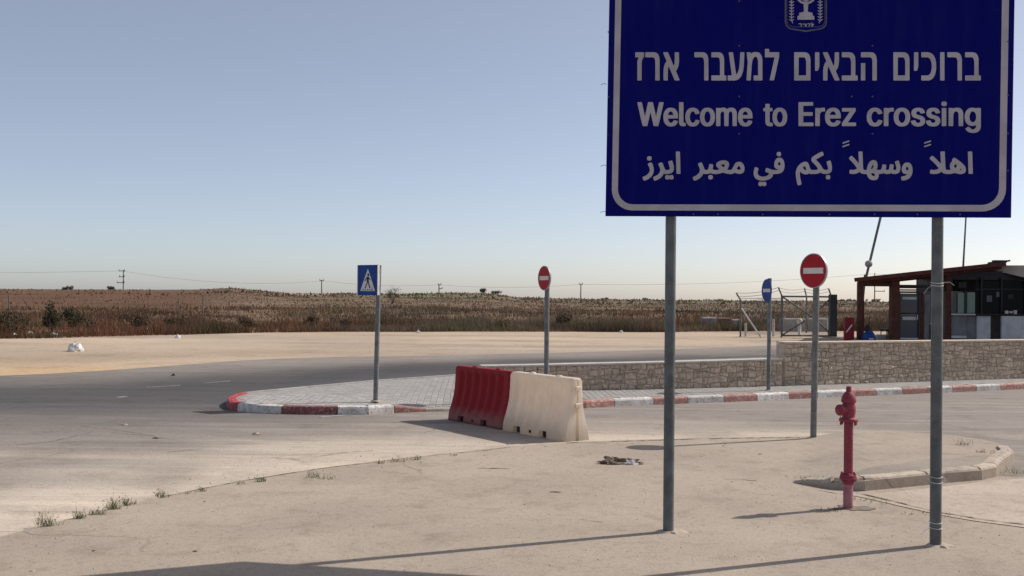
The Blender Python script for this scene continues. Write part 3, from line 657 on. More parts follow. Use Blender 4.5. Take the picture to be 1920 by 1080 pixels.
col = blend(col, (.36, .30, .255), sst(.55, .8, n1) * .6 * (d < 0))
col = blend(col, (.35, .275, .205), sst(.52, .75, vnoise(X * .18 + 3, Y * 1.1 + X * .05, 1.0, 51)) * .7)
col = blend(col, (.56, .455, .345), sst(.60, .8, vnoise(X * .14, Y * .9, 1.0, 52)) * .6)
col = blend(col, (.30, .165, .105), sst(-1.2, .6, d))
field = np.tile(np.array([.185, .125, .085]), (len(X), 1))
field = blend(field, (.125, .068, .038), sst(520, 300, px) * sst(18, 34, d) * sst(330, 200, Y))
field = blend(field, (.14, .078, .046), sst(330, 60, px) * sst(70, 180, d) * .6)
field = blend(field, (.15, .14, .085), sst(420, 620, px) * sst(.35, .7, n2) * sst(10, 60, d) * .85)
field = blend(field, (.13, .16, .075), sst(.5, .8, n2) * sst(730, 800, px) * sst(930, 860, px) * sst(10, 60, d))
field = blend(field, (.52, .38, .27), sst(535, 550, px) * sst(650, 600, px) * sst(190, 240, Y) * .9)
field = blend(field, (.13, .10, .08), sst(190, 340, px) * sst(540, 480, px) * sst(200, 300, Y) * .9)
field = blend(field, (.13, .12, .11), sst(900, 980, px) * sst(150, 400, Y) * .7)
field *= (.75 + .5 * n1)[:, None]
col = blend(col, (0, 0, 0), sst(.3, 2.2, d)) + field * sst(.3, 2.2, d)[:, None]
ca = me.color_attributes.new('tint', 'FLOAT_COLOR', 'POINT')
ca.data.foreach_set('color', np.c_[col, np.ones(len(col))].astype(np.float32).ravel())
me.polygons.foreach_set('use_smooth', [True] * len(F))
tag(link('ground', me), kind='structure')

# ------------------------------------------------------------------ road
seam = smooth_poly(gl([(-420, 1120), (-150, 1050), (0, 1012), (150, 972), (300, 936), (450, 905), (600, 881), (750, 863), (850, 852), (960, 840), (1060, 833),
                       (1150, 829), (1250, 826), (1380, 823), (1500, 822)]), 2)
far_edge = smooth_poly(gl([(-1900, 742), (-700, 722), (0, 706), (200, 695), (360, 683), (480, 674), (640, 669), (900, 665), (1100, 660), (1240, 656), (1400, 650), (1480, 646), (1920, 634), (2900, 626)]), 2)
lane = gl([(-900, 790), (0, 748), (300, 722), (620, 702), (900, 685), (1100, 674), (1300, 663), (1480, 655), (1920, 645), (2600, 640)])


def road_tint(x, y):
    ds = seg_dist(x, y, seam)
    dl = seg_dist(x, y, lane)
    df = seg_dist(x, y, far_edge)
    n = vnoise(x, y, 2.2, 5) - .5
    n2 = vnoise(x + .6 * y, y * 3, 1.6, 6) - .5
    m = vnoise(x, y, .8, 8) - .5
    col = np.tile(np.array([.28, .25, .225]), (len(x), 1))
    dark = sst(10.5, 17.5, y - .10 * (x + 6) + 1.6 * n + 1.2 * n2) * sst(-.5, -4.5, x - .12 * (y - 16))
    dark = np.maximum(dark, sst(16.3, 17.8, y) * sst(.6, -.4, x + 1.2 - .05 * y) * .9)
    dark = np.maximum(dark, sst(23, 25, y) * .95)
    col = blend(col, (.098, .094, .097), dark)
    col = blend(col, (.070, .068, .072), sst(2.8, .6, dl + .8 * n) * sst(17, 21, y) * .8)
    col = blend(col, (.30, .265, .235), sst(5.0, .2, df + 1.6 * n) * sst(-15, -6, x) * .9)
    col = blend(col, (.27, .24, .215), sst(7, 3, x + 15) * 0)
    # dust washed up along the seam and dragged out in streaks by tyres
    strip = sst(2.9, .35, ds + 1.6 * n2 + .7 * n) * sst(9, -2, x + 3.2)
    col = blend(col, (.60, .52, .43), strip * .95)
    col = blend(col, (.56, .48, .395), sst(1.1, .25, ds + .5 * n2) * .8)
    col = blend(col, (.45, .39, .32), sst(.10, .42, n2) * sst(16, 12, y) * .6)
    n3 = vnoise(x + .45 * y, y * 4 - x * .9, 1.3, 21) - .5
    col = blend(col, (.22, .195, .175), sst(.05, .40, n3) * sst(17, 13, y) * sst(1.0, 2.6, ds) * .55)
    col = blend(col, (.24, .21, .18), sst(.2, .45, m + n * .4) * sst(16, 12, y) * .45)
    return col


road_out = [(-75, -15), (75, -15)] + [(75, 58)] + [(p.x, p.y) for p in reversed(far_edge) if abs(p.x) < 74] + [(-75, 20.0)]
gys = np.concatenate([np.arange(-14, 6, 2.0), np.arange(6, 18, .28), np.arange(18, 30, .5), np.arange(30, 58, 1.0)])
gxs = np.concatenate([np.arange(-74, -14, 3.0), np.arange(-14, 12, .32), np.arange(12, 74, 3.0)])
road = tag(sheet('road', road_out, lambda x, y: .004, M['road'], 1.0, road_tint, grade=(gxs, gys)), kind='structure')


def stripe(pa, pb, wd, z=.008, name='lane_marking', m='road_paint'):
    a, b = G(*pa), G(*pb)
    t = (b - a).normalized()
    nrm = Vector((-t.y, t.x, 0)) * wd / 2
    mb = MB()
    k = max(2, int((b - a).length / .25))
    P = []
    for i in range(k + 1):
        c = a.lerp(b, i / k)
        j = .82 + .36 * rnd.random()
        P += [c + nrm * j + Vector((0, 0, z)), c - nrm * j + Vector((0, 0, z))]
    mb.add(P, [(2 * i + 1, 2 * i + 3, 2 * i + 2, 2 * i) for i in range(k)])
    o = mb.build(name, M[m], road)
    return o


stripe((275, 727), (338, 723), .07)
stripe((382, 719), (432, 715), .06)
stripe((222, 746), (236, 744), .12)
stripe((1100, 680.5), (1243, 677), .10)
stripe((1268, 676), (1462, 670), .12)
stripe((1330, 668.5), (1458, 664.5), .10)
stripe((600, 783), (655, 779), .09)
stripe((775, 771), (850, 772), .10)

# ------------------------------------------------------------------ near pavement
ISL = smooth_poly(gl([(1500, 822), (1640, 825), (1770, 831), (1850, 843), (1890, 856), (1902, 868)]), 1)
isl_front = gl([(1880, 884), (1868, 898), (1841, 904), (1770, 910), (1696, 918), (1622, 925), (1563, 922), (1485, 909)])


def isl_h(x, y):
    d = seg_dist(np.array([x]), np.array([y]), [isl_front[-1], ISL[0]])[0]
    return float(.0206 + .0905 * sst(0, .75, d))


ap = [(p.x, p.y) for p in seam] + [(p.x, p.y) for p in reversed(isl_front)][1:-2] + [(isl_front[1].x, isl_front[1].y), (6.6, 10.05), (12, 10.3), (12, -6), (-12, -6), (-12, 5)]
pavement = tag(sheet('pavement', ap, lambda x, y: .020, M['apron'], .5, skirt=.03), kind='structure')
isl = [(p.x, p.y) for p in ISL] + [(p.x, p.y) for p in isl_front]
island = tag(sheet('island', isl, isl_h, M['apron'], .14, skirt=.12), kind='structure')
gut = gl([(1520, 916), (1563, 925), (1622, 928), (1696, 921), (1770, 913), (1870, 901), (1990, 893), (2300, 880), (2300, 1040), (1990, 1000), (1900, 987), (1830, 978), (1760, 966), (1690, 950), (1620, 934)], .02)
gutter = tag(sheet('gutter', [(p.x, p.y) for p in gut], lambda x, y: .0245, M['gutter'], .3), kind='structure')


def crack_line(L, z, wd, name='crack', parent=None):
    pts = [G(a, b) for a, b in L]
    fine = []
    for a, b in zip(pts[:-1], pts[1:]):
        k = max(1, int((b - a).length / .05))
        fine += [a.lerp(b, i / k) for i in range(k)]
    fine.append(pts[-1])
    P = []
    off = 0
    for i, p in enumerate(fine):
        t = (fine[min(i + 1, len(fine) - 1)] - fine[max(i - 1, 0)]).normalized()
        n_ = Vector((-t.y, t.x, 0))
        off = off * .8 + rnd.uniform(-1, 1) * wd * .6
        ww = wd * rnd.uniform(.15, 1.0)
        P += [p + n_ * (off + ww) + Vector((0, 0, z)), p + n_ * (off - ww) + Vector((0, 0, z))]
    mb = MB().add(P, [(2 * i + 1, 2 * i + 3, 2 * i + 2, 2 * i) for i in range(len(fine) - 1)])
    return mb.build(name, M['dirt_line'], parent)


crack_line([(1606, 930), (1650, 940), (1700, 953), (1760, 967), (1830, 979), (1920, 990)], .029, .014, parent=pavement)
crack_line([(1062, 834), (1150, 831), (1250, 828), (1380, 825), (1500, 824)], .024, .02, parent=pavement)
crack_line([(300, 938), (450, 907), (600, 883), (750, 865), (850, 854), (960, 842)], .024, .010, parent=pavement)
crack_line([(895, 882), (955, 883)], .024, .02, parent=pavement)
crack_line([(1030, 927), (1052, 928)], .024, .02, parent=pavement)
crack_line([(1090, 980), (1130, 985)], .024, .008, parent=pavement)
crack_line([(1362, 903), (1385, 902), (1420, 905)], .024, .022, 'paint_scuff', pavement).data.materials[0] = M['road_paint']
for L in ([(150, 800), (210, 806), (290, 818)], [(210, 812), (260, 816), (330, 826)], [(300, 850), (345, 846), (380, 842)], [(0, 838), (90, 830), (170, 812)], [(590, 858), (640, 850), (700, 846)]):
    crack_line(L, .0075, .007, parent=road)
for c_ in pavement.children: c_.location.z = 0
pt = gl([(1585, 897), (1640, 894), (1700, 889), (1770, 882), (1838, 874), (1872, 866), (1874, 857), (1830, 853), (1780, 862), (1735, 861), (1690, 871), (1650, 873), (1600, 884)], .11)
tag(sheet('tarmac_patch', [(p_.x, p_.y) for p_ in smooth_poly(pt + [pt[0]], 2)[:-1]], lambda x, y: isl_h(x, y) + .004, M['island_top'], .12), kind='structure')


# ------------------------------------------------------------------ kerbs
def arclen(P):
    s = [0]
    for a, b in zip(P[:-1], P[1:]): s.append(s[-1] + (b - a).length)
    return s


def sub(P, s, a, b):
    def pt(q):
        for i in range(len(P) - 1):
            if s[i + 1] >= q: return P[i].lerp(P[i + 1], (q - s[i]) / max(1e-9, s[i + 1] - s[i]))
        return P[-1].copy()
    return [pt(a)] + [p for p, q in zip(P, s) if a + .02 < q < b - .02] + [pt(b)]


def kerb_stone(P, m, parent, h0=.12, h1=.12, wd=.14, side=1, base=0.0):
    """stone swept along P (front foot line); side=+1: body lies to the left of travel"""
    rings = []
    n_ = len(P)
    for i, p in enumerate(P):
        t = (P[min(i + 1, n_ - 1)] - P[max(i - 1, 0)]).normalized()
        q = Vector((-t.y, t.x, 0)) * side
        h = h0 + (h1 - h0) * i / (n_ - 1)
        b_ = min(.03, h * .4)
        up = Vector((0, 0, 1))
        rings.append([p + up * (base - .03), p + q * .006 + up * (base + h - b_), p + q * (.006 + b_ * .35) + up * (base + h - b_ * .3),
                      p + q * (.012 + b_) + up * (base + h), p + q * wd + up * (base + h), p + q * wd + up * (base - .03)])
    V_ = [v for r in rings for v in r]
    k = 6
    F_ = []
    for i in range(n_ - 1):
        for j in range(k):
            f = (i * k + j, i * k + (j + 1) % k, (i + 1) * k + (j + 1) % k, (i + 1) * k + j)
            F_.append(f if side > 0 else tuple(reversed(f)))
    c0 = tuple(range(k)); c1 = tuple((n_ - 1) * k + j for j in range(k))
    F_ += [tuple(reversed(c0)) if side > 0 else c0, c1 if side > 0 else tuple(reversed(c1))]
    return MB().add(V_, F_).build('kerb_stone', M[m], parent)


def at_px(P, s, px):
    """arc length where the foot line passes bearing px (front side runs left to right)"""
    prev = None
    for p, q in zip(P, s):
        v = p.x / p.y
        if prev and prev[0] <= (px - 960) / 2000. <= v:
            return prev[1] + (q - prev[1]) * ((px - 960) / 2000. - prev[0]) / max(1e-9, v - prev[0])
        prev = (v, q)
    return s[-1]


tip = gl([(449, 735.5), (436, 738.5)], .12) + gl([(424, 759), (424.5, 764), (431, 769), (447, 772)])
for p_ in tip: p_.z = 0
front = smooth_poly(tip, 2) + gl([(490, 775), (530, 777), (585, 778), (635, 778), (693, 778), (742, 775), (800, 772.5), (850, 771), (1000, 768.5), (1100, 766), (1155, 762.5),
                                  (1228, 759.5), (1292, 757), (1360, 754.5), (1422, 752), (1482, 749), (1535, 746.5), (1595, 744), (1645, 742), (1694, 740), (1746, 737.5), (1788, 736), (1833, 734), (1878, 732), (1920, 730)])
front += [Vector((10.8, 21.1, 0)), Vector((14, 22.6, 0)), Vector((20, 25, 0))]
sF = arclen(front)
kerb = tag(empty('kerb'), kind='structure')
cuts = [(0, 'kerb_deep')]
breaks = [(447, 'kerb_white'), (530, 'kerb_red_shade'), (635, 'kerb_white'), (693, 'kerb_white'), (742, 'kerb_red'), (800, 'kerb_plain'), (850, 'kerb_red'), (905, 'kerb_white'), (965, 'kerb_red'), (1030, 'kerb_white'),
          (1092, 'kerb_red'), (1155, 'kerb_white'), (1228, 'kerb_red'), (1292, 'kerb_white'), (1360, 'kerb_red'), (1422, 'kerb_white'), (1482, 'kerb_red'), (1535, 'kerb_white'), (1595, 'kerb_red'),
          (1645, 'kerb_white'), (1694, 'kerb_red'), (1746, 'kerb_white'), (1788, 'kerb_red'), (1833, 'kerb_white'), (1878, 'kerb_red'), (1922, 'kerb_white')]
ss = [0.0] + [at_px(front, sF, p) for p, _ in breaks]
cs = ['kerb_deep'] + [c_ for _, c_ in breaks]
q = ss[-1] + .55
while q < sF[-1] - .5:
    ss.append(q); cs.append('kerb_red' if len(cs) % 2 == 1 else 'kerb_white'); q += .55
ss.append(q)
DROP = (at_px(front, sF, 742), at_px(front, sF, 1030))


def kh(s_):
    a_, b_ = DROP
    if s_ <= a_ or s_ >= b_: return .12
    if s_ < a_ + .5: return .12 - .075 * (s_ - a_) / .5
    if s_ > b_ - .5: return .12 - .075 * (b_ - s_) / .5
    return .045


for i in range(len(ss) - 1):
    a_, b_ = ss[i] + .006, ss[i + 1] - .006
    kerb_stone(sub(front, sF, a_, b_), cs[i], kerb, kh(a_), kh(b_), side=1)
# far side of the wedge, facing the curving road
back = gl([(449, 735.5), (480, 732), (540, 726.5), (600, 721), (700, 712), (800, 705), (860, 701), (900, 697)], .12)
for p_ in back: p_.z = 0
sB = arclen(back)
kk = 0
q = .01
while q < sB[-1] - .2:
    kerb_stone(sub(back, sB, q, min(q + .74, sB[-1])), 'paver', kerb, side=-1)
    q += .75; kk += 1

# near island kerb: bare concrete stones
kf = list(reversed(isl_front))
kfe = smooth_poly(kf[:7], 1) + kf[7:] + list(reversed(ISL))[0:3]
sK = arclen(kfe)
kerb2 = tag(empty('island_kerb'), kind='structure')
q = 0.02
k_ = 0
marks = [0.0] + [at_px(kfe, sK, p_) for p_ in (1563, 1624, 1742, 1842)] + [at_px(kfe, sK, 1842) + .38, sK[-1]]
for a_, b_ in zip(marks[:-1], marks[1:]):
    if b_ - a_ < .05: continue
    f0 = float(.02 + .095 * sst(0, marks[1] + .1, a_)); f1 = float(.02 + .095 * sst(0, marks[1] + .1, b_))
    kerb_stone(sub(kfe, sK, a_ + .012, b_ - .012), 'kerb_plain', kerb2, f0, f1, wd=.13, side=1, base=.02)

# ------------------------------------------------------------------ sidewalk of grey pavers
WALL1 = gl([(905, 733), (1000, 732), (1090, 731), (1240, 729), (1400, 725), (1466, 723)], .11)
WALL1[0] = Vector((-.49, 17.85, .11)); WALL1[1] = Vector((.36, 18.0, .11))
WALL2 = [Vector((5.05, 19.75, .11)), Vector((5.6, 19.85, .11)), Vector((8.0, 20.95, .11)), Vector((10.6, 22.1, .11)), Vector((15.5, 24.2, .11)), Vector((21, 26.5, .11))]
w_out = [(p.x, p.y + .0) for p in front] + [(20.3, 27.5)] + [(p.x, p.y + .25) for p in reversed(WALL2)] + [(p.x, p.y + .12) for p in reversed(WALL1)] + [(p.x, p.y) for p in reversed(back)][1:-1]
s_mid = [p for p, q_ in zip(front, sF) if DROP[0] <= q_ <= DROP[1]]


def walk_h(x, y):
    dd = min(math.hypot(x - p.x, y - p.y) for p in fine_mid)
    return .108 - .060 * float(sst(1.6, .05, dd))


fine_mid = []
for i_ in range(12): fine_mid.append(sub(front, sF, DROP[0] + .5 + (DROP[1] - DROP[0] - 1.0) * i_ / 11, DROP[1])[0])
inner = []
sw_out = []
nF = len(front)
for i_, p in enumerate(front):
    t = (front[min(i_ + 1, nF - 1)] - front[max(i_ - 1, 0)]).normalized()
    sw_out.append((p.x - t.y * .13, p.y + t.x * .13))
nBk = len(back)
bo = []
for i_, p in enumerate(back):
    t = (back[min(i_ + 1, nBk - 1)] - back[max(i_ - 1, 0)]).normalized()
    bo.append((p.x + t.y * .13, p.y - t.x * .13))
w_in = sw_out[2:] + [(20.3, 27.0)] + [(p.x, p.y + .2) for p in reversed(WALL2)] + [(p.x, p.y + .1) for p in reversed(WALL1)] + list(reversed(bo))[:-1]
walk = tag(sheet('sidewalk', w_in, lambda x, y: walk_h(x, y) - .006, M['joint'], .35), kind='structure')
WA = np.array(w_in)


def in_poly(x, y, A=WA):
    c = False
    j = len(A) - 1
    for i in range(len(A)):
        if (A[i][1] > y) != (A[j][1] > y) and x < (A[j][0] - A[i][0]) * (y - A[i][1]) / (A[j][1] - A[i][1]) + A[i][0]: c = not c
        j = i
    return c


ang = R(2)
ca_, sa_ = math.cos(ang), math.sin(ang)
pw, pl = .10, .20
cells = []
for i in range(-50, 160):
    for j in range(-5, 60):
        u = i * pw + pw / 2; v = j * pl + (pl / 2 if i % 2 else 0)
        x = -4.2 + u * ca_ - v * sa_; y = 15.0 + u * sa_ + v * ca_
        if x > 11.5 or y > 23: continue
        if all(in_poly(x + dx, y + dy) for dx in (-.045, .045) for dy in (-.095, .095)): cells.append((x, y))
cells.sort(key=lambda c: math.hypot(c[0] - 0 * c[1], c[1]) + (3 if c[0] > 0 else 0))
pv = [MB().box((0, 0, -.02 + dz), (pw - .008, pl - .008, .04), bev=.004).build('paver', M['paver'], walk) for dz in (0, .0015, -.0015)]
rest = MB()
for k, (x, y) in enumerate(cells):
    z = walk_h(x, y)
    if k < 297:
        o = pv[k] if k < 3 else pv[rnd.randrange(3)].copy()
        if k >= 3: C.objects.link(o)
        o.location = (x, y, z); o.rotation_euler = (math.atan((walk_h(x, y + .08) - walk_h(x, y - .08)) / .16), -math.atan((walk_h(x + .05, y) - walk_h(x - .05, y)) / .1), ang)
    else:
        rest.box((x, y, z - .005 + rnd.uniform(-.001, .001)), (pw - .008, pl - .008, .010), ang)
tag(rest.build('paver_field', M['paver'], walk), kind='stuff')


# ------------------------------------------------------------------ rough stone walls
def stone_wall(name, P, h0, h1, thick, label, rows, wmean, cop=False, lim=99):
    far_ = MB()
    root = empty(name, (P[0].x, P[0].y, P[0].z), 0, label, 'wall')
    O = P[0]
    s = arclen(P)
    L = s[-1]

    def pt(q_, dz, out):
        q_ = min(max(q_, 0), L)
        for i in range(len(P) - 1):
            if s[i + 1] >= q_ or i == len(P) - 2:
                t = (P[i + 1] - P[i]).normalized()
                p = P[i].lerp(P[i + 1], (q_ - s[i]) / (s[i + 1] - s[i]))
                return p + Vector((t.y, -t.x, 0)) * out + Vector((0, 0, dz)) - O
    H = lambda q_: h0 + (h1 - h0) * q_ / L
    mb = MB()
    k = max(2, int(L / .5))
    V_ = []
    for i in range(k + 1):
        q_ = L * i / k
        for dz, out in ((-.1, -.012), (H(q_) - .012, -.012), (H(q_) - .012, -thick), (-.1, -thick)): V_.append(pt(q_, dz, out))
    F_ = [(4 * i + j, 4 * i + (j + 1) % 4, 4 * i + 4 + (j + 1) % 4, 4 * i + 4 + j) for i in range(k) for j in range(4)]
    F_ = [tuple(reversed(f)) for f in F_] + [(0, 1, 2, 3), (4 * k + 3, 4 * k + 2, 4 * k + 1, 4 * k)]
    mb.add(V_, F_).build('wall_core', M['mortar'], root)
    # coursed rubble: jittered corner lattice shared by neighbours
    nst = 0
    rowz = [0]
    for r_ in range(rows): rowz.append((r_ + 1) / rows)
    xs_ = []
    for r_ in range(rows):
        q_ = 0.0
        xx = [0.0]
        while q_ < L - wmean * .6:
            q_ += wmean * rnd.uniform(.55, 1.6)
            xx.append(min(q_, L))
        xx[-1] = L
        xs_.append(xx)

    def bz(q_, r_):   # wavy bed joint
        if r_ == 0: return -.02
        if r_ == rows: return 1.0
        return rowz[r_] + .22 / rows * math.sin(q_ * 5.1 + r_ * 2.3) + .16 / rows * math.sin(q_ * 13.7 + r_ * 5)
    for r_ in range(rows):
        for a_, b_ in zip(xs_[r_][:-1], xs_[r_][1:]):
            g = .005
            sk = rnd.uniform(-.03, .03) if 0 < a_ else 0
            c = []
            for q_, rr in ((a_ + g, r_), ((a_ + b_) / 2, r_), (b_ - g, r_), (b_ - g + sk * .5, r_ + 1), ((a_ + b_) / 2, r_ + 1), (a_ + g + sk * .5, r_ + 1)):
                zz = bz(q_, rr) * H(q_) + (g * .8 if rr == r_ else -g * .8)
                c.append((q_, zz))
            cq = sum(q_ for q_, _ in c) / 6; cz = sum(z_ for _, z_ in c) / 6
            V_ = [pt(q_, z_, -.012) for q_, z_ in c]
            V_ += [pt(cq + (q_ - cq) * .94, cz + (z_ - cz) * .93, rnd.uniform(.000, .016)) for q_, z_ in c]
            V_ += [pt(cq + (q_ - cq) * .50, cz + (z_ - cz) * .50, rnd.uniform(.000, .030)) for q_, z_ in c]
            V_ += [pt(cq + rnd.uniform(-.2, .2) * (b_ - a_), cz, rnd.uniform(.01, .045))]
            F_ = []
            for ring in (0, 6):
                for j in range(6): F_.append((ring + j, ring + (j + 1) % 6, ring + 6 + (j + 1) % 6, ring + 6 + j))
            for j in range(6): F_.append((12 + j, 12 + (j + 1) % 6, 18))
            if (b_ > lim or nst >= 300):
                far_.add(V_, F_)
            else:
                MB().add(V_, F_).build('stone', M['stone'], root)
                nst += 1
    if far_.v: tag(far_.build('rubble_run', M['stone'], root), kind='stuff')
    if cop:
        mb = MB()
        V_ = []
        for i in range(k + 1):
            q_ = L * i / k
            h_ = H(q_)
            for dz, out in ((h_ - .002, .035), (h_ + .028, .035), (h_ + .028, -thick - .01), (h_ - .002, -thick - .01)): V_.append(pt(q_, dz, out))
        F_ = [(4 * i + j, 4 * i + (j + 1) % 4, 4 * i + 4 + (j + 1) % 4, 4 * i + 4 + j) for i in range(k) for j in range(4)]
        F_ = [tuple(reversed(f)) for f in F_] + [(0, 1, 2, 3), (4 * k + 3, 4 * k + 2, 4 * k + 1, 4 * k)]
        mb.add(V_, F_).build('coping', M[cop], root)
    return nst


n_a = stone_wall('stone_wall', WALL1, .40, .47, .30, 'low rough stone wall with thin pale coping behind the plastic barriers', 5, .15, cop='coping')
n_b = stone_wall('stone_wall', WALL2, .77, .76, .35, 'taller rough stone wall in front of the timber roofed checkpoint', 9, .175, cop='mortar', lim=6.0)
print('stones', n_a, n_b, 'pavers', len(cells))

# ------------------------------------------------------------------ the big welcome sign
pL, pR = G(1253, 997, .02), G(1754, 1023, .02)
run = (pR - pL); run.z = 0; run.normalize()
nf = Vector((run.y, -run.x, 0))            # towards the viewer
pl0 = pL + nf * .075                       # a point of the board's front face


def on_board(px, py):
    d = ray(px, py)
    o = Vector((0, 0, EYE))
    t = (pl0 - o).dot(nf) / d.dot(nf)
    return o + d * t


b0, b1 = on_board(1135, 405), on_board(1896, 408)
bu = (b1 - b0).normalized()
bv = nf.cross(bu) * -1
if bv.z < 0: bv = -bv
BW = (b1 - b0).length
BH = (on_board(1500, -112) - b0).dot(bv)
board = empty('welcome_sign', (pL + pR) / 2, 0, 'large blue trilingual welcome sign on two grey steel posts', 'road sign')
BM = Matrix.Translation(b0) @ Matrix((bu, bv, nf)).transposed().to_4x4()
BMl = Matrix.Translation(-board.location) @ BM


def uv(px, py):
    p = on_board(px, py) - b0
    return (p.dot(bu), p.dot(bv))


mb = MB()
mb.box((BW / 2, BH / 2, -.003), (BW, BH, .004), M=BMl)
mb.box((BW / 2, .004, -.0150), (BW, .008, .019), M=BMl)
mb.box((.004, BH / 2 + .005, -.0150), (.008, BH - .02, .019), M=BMl)
mb.box((BW - .004, BH / 2 + .005, -.0150), (.008, BH - .02, .019), M=BMl)
mb.build('sign_board', M['sign_blue'], board)
for v_ in (.25, .95, 1.65):
    MB().box((BW / 2, v_, -.0160), (BW - .06, .05, .018), M=BMl).build('rail', M['back_metal'], board)


def on_face(name, loops, m, z=.0012, parent=board):
    """flat lettering: loops of (u, v) cut as a 2D curve, filled, turned into mesh"""
    cu = bpy.data.curves.new('tmp', 'CURVE')
    cu.dimensions = '2D'; cu.fill_mode = 'BOTH'
    for L in loops:
        s_ = cu.splines.new('POLY')
        s_.points.add(len(L) - 1)
        s_.use_cyclic_u = True
        for i, (u_, v_) in enumerate(L): s_.points[i].co = (u_, v_, 0, 1)
    o = bpy.data.objects.new('tmp', cu)
    C.objects.link(o)
    me_ = bpy.data.meshes.new_from_object(o.evaluated_get(bpy.context.evaluated_depsgraph_get()))
    bpy.data.objects.remove(o)
    me_.name = name
    me_.transform(BMl @ Matrix.Translation((0, 0, z)))
    me_.materials.clear()
    me_.materials.append(m)
    return link(name, me_, parent)


names = ['hebrew_lettering'] * 4 + ['english_lettering'] * 4 + ['arabic_lettering'] * 6
for nm, word in zip(names, WORDS):
    on_face(nm, [[uv(L[2 * i] / 10 + 1135, L[2 * i + 1] / 10) for i in range(len(L) // 2)] for L in word], M['sign_white'])
for x_, y_ in ((1586, 270), (1739, 270)):
    for k in (0, 1):
        yy_ = y_ - 3.5 + k * 6.5
        on_face('arabic_lettering', [[uv(x_ - 6, yy_ + 3.2), uv(x_ - 6.5, yy_ + .8), uv(x_ + 6, yy_ - 3.4), uv(x_ + 6.5, yy_ - .8)]], M['sign_white'])


def rrect(x0, y0, x1, y1, r, n=8):
    P = []
    for cx, cy, a0 in ((x1 - r, y0 + r, -90), (x1 - r, y1 - r, 0), (x0 + r, y1 - r, 90), (x0 + r, y0 + r, 180)):
        for k in range(n + 1):
            t = R(a0 + 90 * k / n)
            P.append((cx + r * math.cos(t), cy + r * math.sin(t)))
    return P


u0, v0 = uv(1146.5, 395)[0], uv(1500, 395.5)[1]
u1 = uv(1885.5, 395)[0]
bw_ = .044
o_ = rrect(u0, v0, u1, BH - v0, .15)
i_ = rrect(u0 + bw_, v0 + bw_, u1 - bw_, BH - v0 - bw_, .11)
on_face('border_line', [o_, i_], M['sign_white'])

# crest: shield outline, two olive sprigs, seven-armed lamp stand, word below
EX, EY = 1511, 57


def E(dx, dy): return uv(EX + dx, EY + dy)


def outline(dx, top, bot, r, tipd):
    P = [(-dx, top)]
    P += [(-dx, bot - r)]
    for k in range(1, 7):
        t = R(90 * k / 6)
        P.append((-dx + r * (1 - math.cos(t)), bot - r + r * math.sin(t) * 1.0))
    P.append((0, bot + tipd))
    return [E(a_, b_) for a_, b_ in P + [(-a_, b_) for a_, b_ in reversed(P[:-1])]]


on_face('crest', [outline(39.5, -98, -1, 15, 4), outline(37.2, -95.5, -3.5, 13.5, 3.5)], M['sign_grey'])
on_face('crest', [outline(36.2, -94.5, -6, 12, 0), outline(35.2, -93.5, -7.2, 11.5, 0)], M['sign_grey'])
for sd in (-1, 1):
    on_face('crest', [[E(sd * 26, -84), E(sd * 27.6, -84), E(sd * 27.6, -18), E(sd * 25, -13), E(sd * 24, -14), E(sd * 26, -19)]], M['sign_white'])
    for k in range(12):
        y_ = -18 - 5.6 * k
        for q_ in (-1, 1):
            c0, c1 = sd * 26.8, sd * 26.8 + q_ * 5.2
            on_face('crest', [[E(c0, y_ + 1), E((c0 + c1) / 2, y_ - 2.9), E(c1, y_ - 2.6), E((c0 + c1) / 2, y_ - .2)]], M['sign_white'])
on_face('crest', [[E(-4.5, -54), E(4.5, -54), E(3.6, -35), E(9, -33.5), E(12.5, -33), E(12.5, -28), E(15.8, -26.5), E(15.8, -20), E(-15.8, -20), E(-15.8, -26.5), E(-12.5, -28), E(-12.5, -33), E(-9, -33.5), E(-3.6, -35)]], M['sign_white'])
for rr in (6, 12, 18):
    A_, B_ = [], []
    for k in range(13):
        t = math.pi * k / 12
        A_.append(E(-math.cos(t) * (rr + 2.3), -70 + math.sin(t) * (rr + 2.3) * 1.05)); B_.append(E(-math.cos(t) * (rr - 1.6), -70 + math.sin(t) * (rr - 1.6) * 1.05))
    on_face('crest', [A_ + B_[::-1]], M['sign_white'], z=.0012 + rr * .00003)
for x_ in (-18, -12, -6, 0, 6, 12, 18):
    on_face('crest', [[E(x_ - 2.2, -70.2), E(x_ + 2.2, -70.2), E(x_ + 2.4, -73.5), E(x_ - 2.4, -73.5)]], M['sign_white'], z=.0022)
on_face('crest', [[E(-2, -53.5), E(2, -53.5), E(2, -70), E(-2, -70)]], M['sign_white'], z=.0025)
wd = [[(-14, -13), (-8, -13), (-8, -7), (-9.5, -7), (-9.5, -11.6), (-14, -11.6)], [(-6, -13), (-4.5, -13), (-4.5, -10), (-6, -10)],
      [(-3, -13), (-1.6, -13), (0, -10), (1.4, -13), (2.8, -13), (0.4, -7), (-1, -7)], [(4, -13), (9, -13), (9, -11.5), (6, -7), (4.5, -7), (7, -11.6), (4, -11.6)], [(10.5, -15), (12, -15), (12, -11), (15, -13), (15, -11), (12, -7), (10.5, -7)]]
for L in wd: on_face('crest', [[E(a_, b_) for a_, b_ in L]], M['sign_white'])

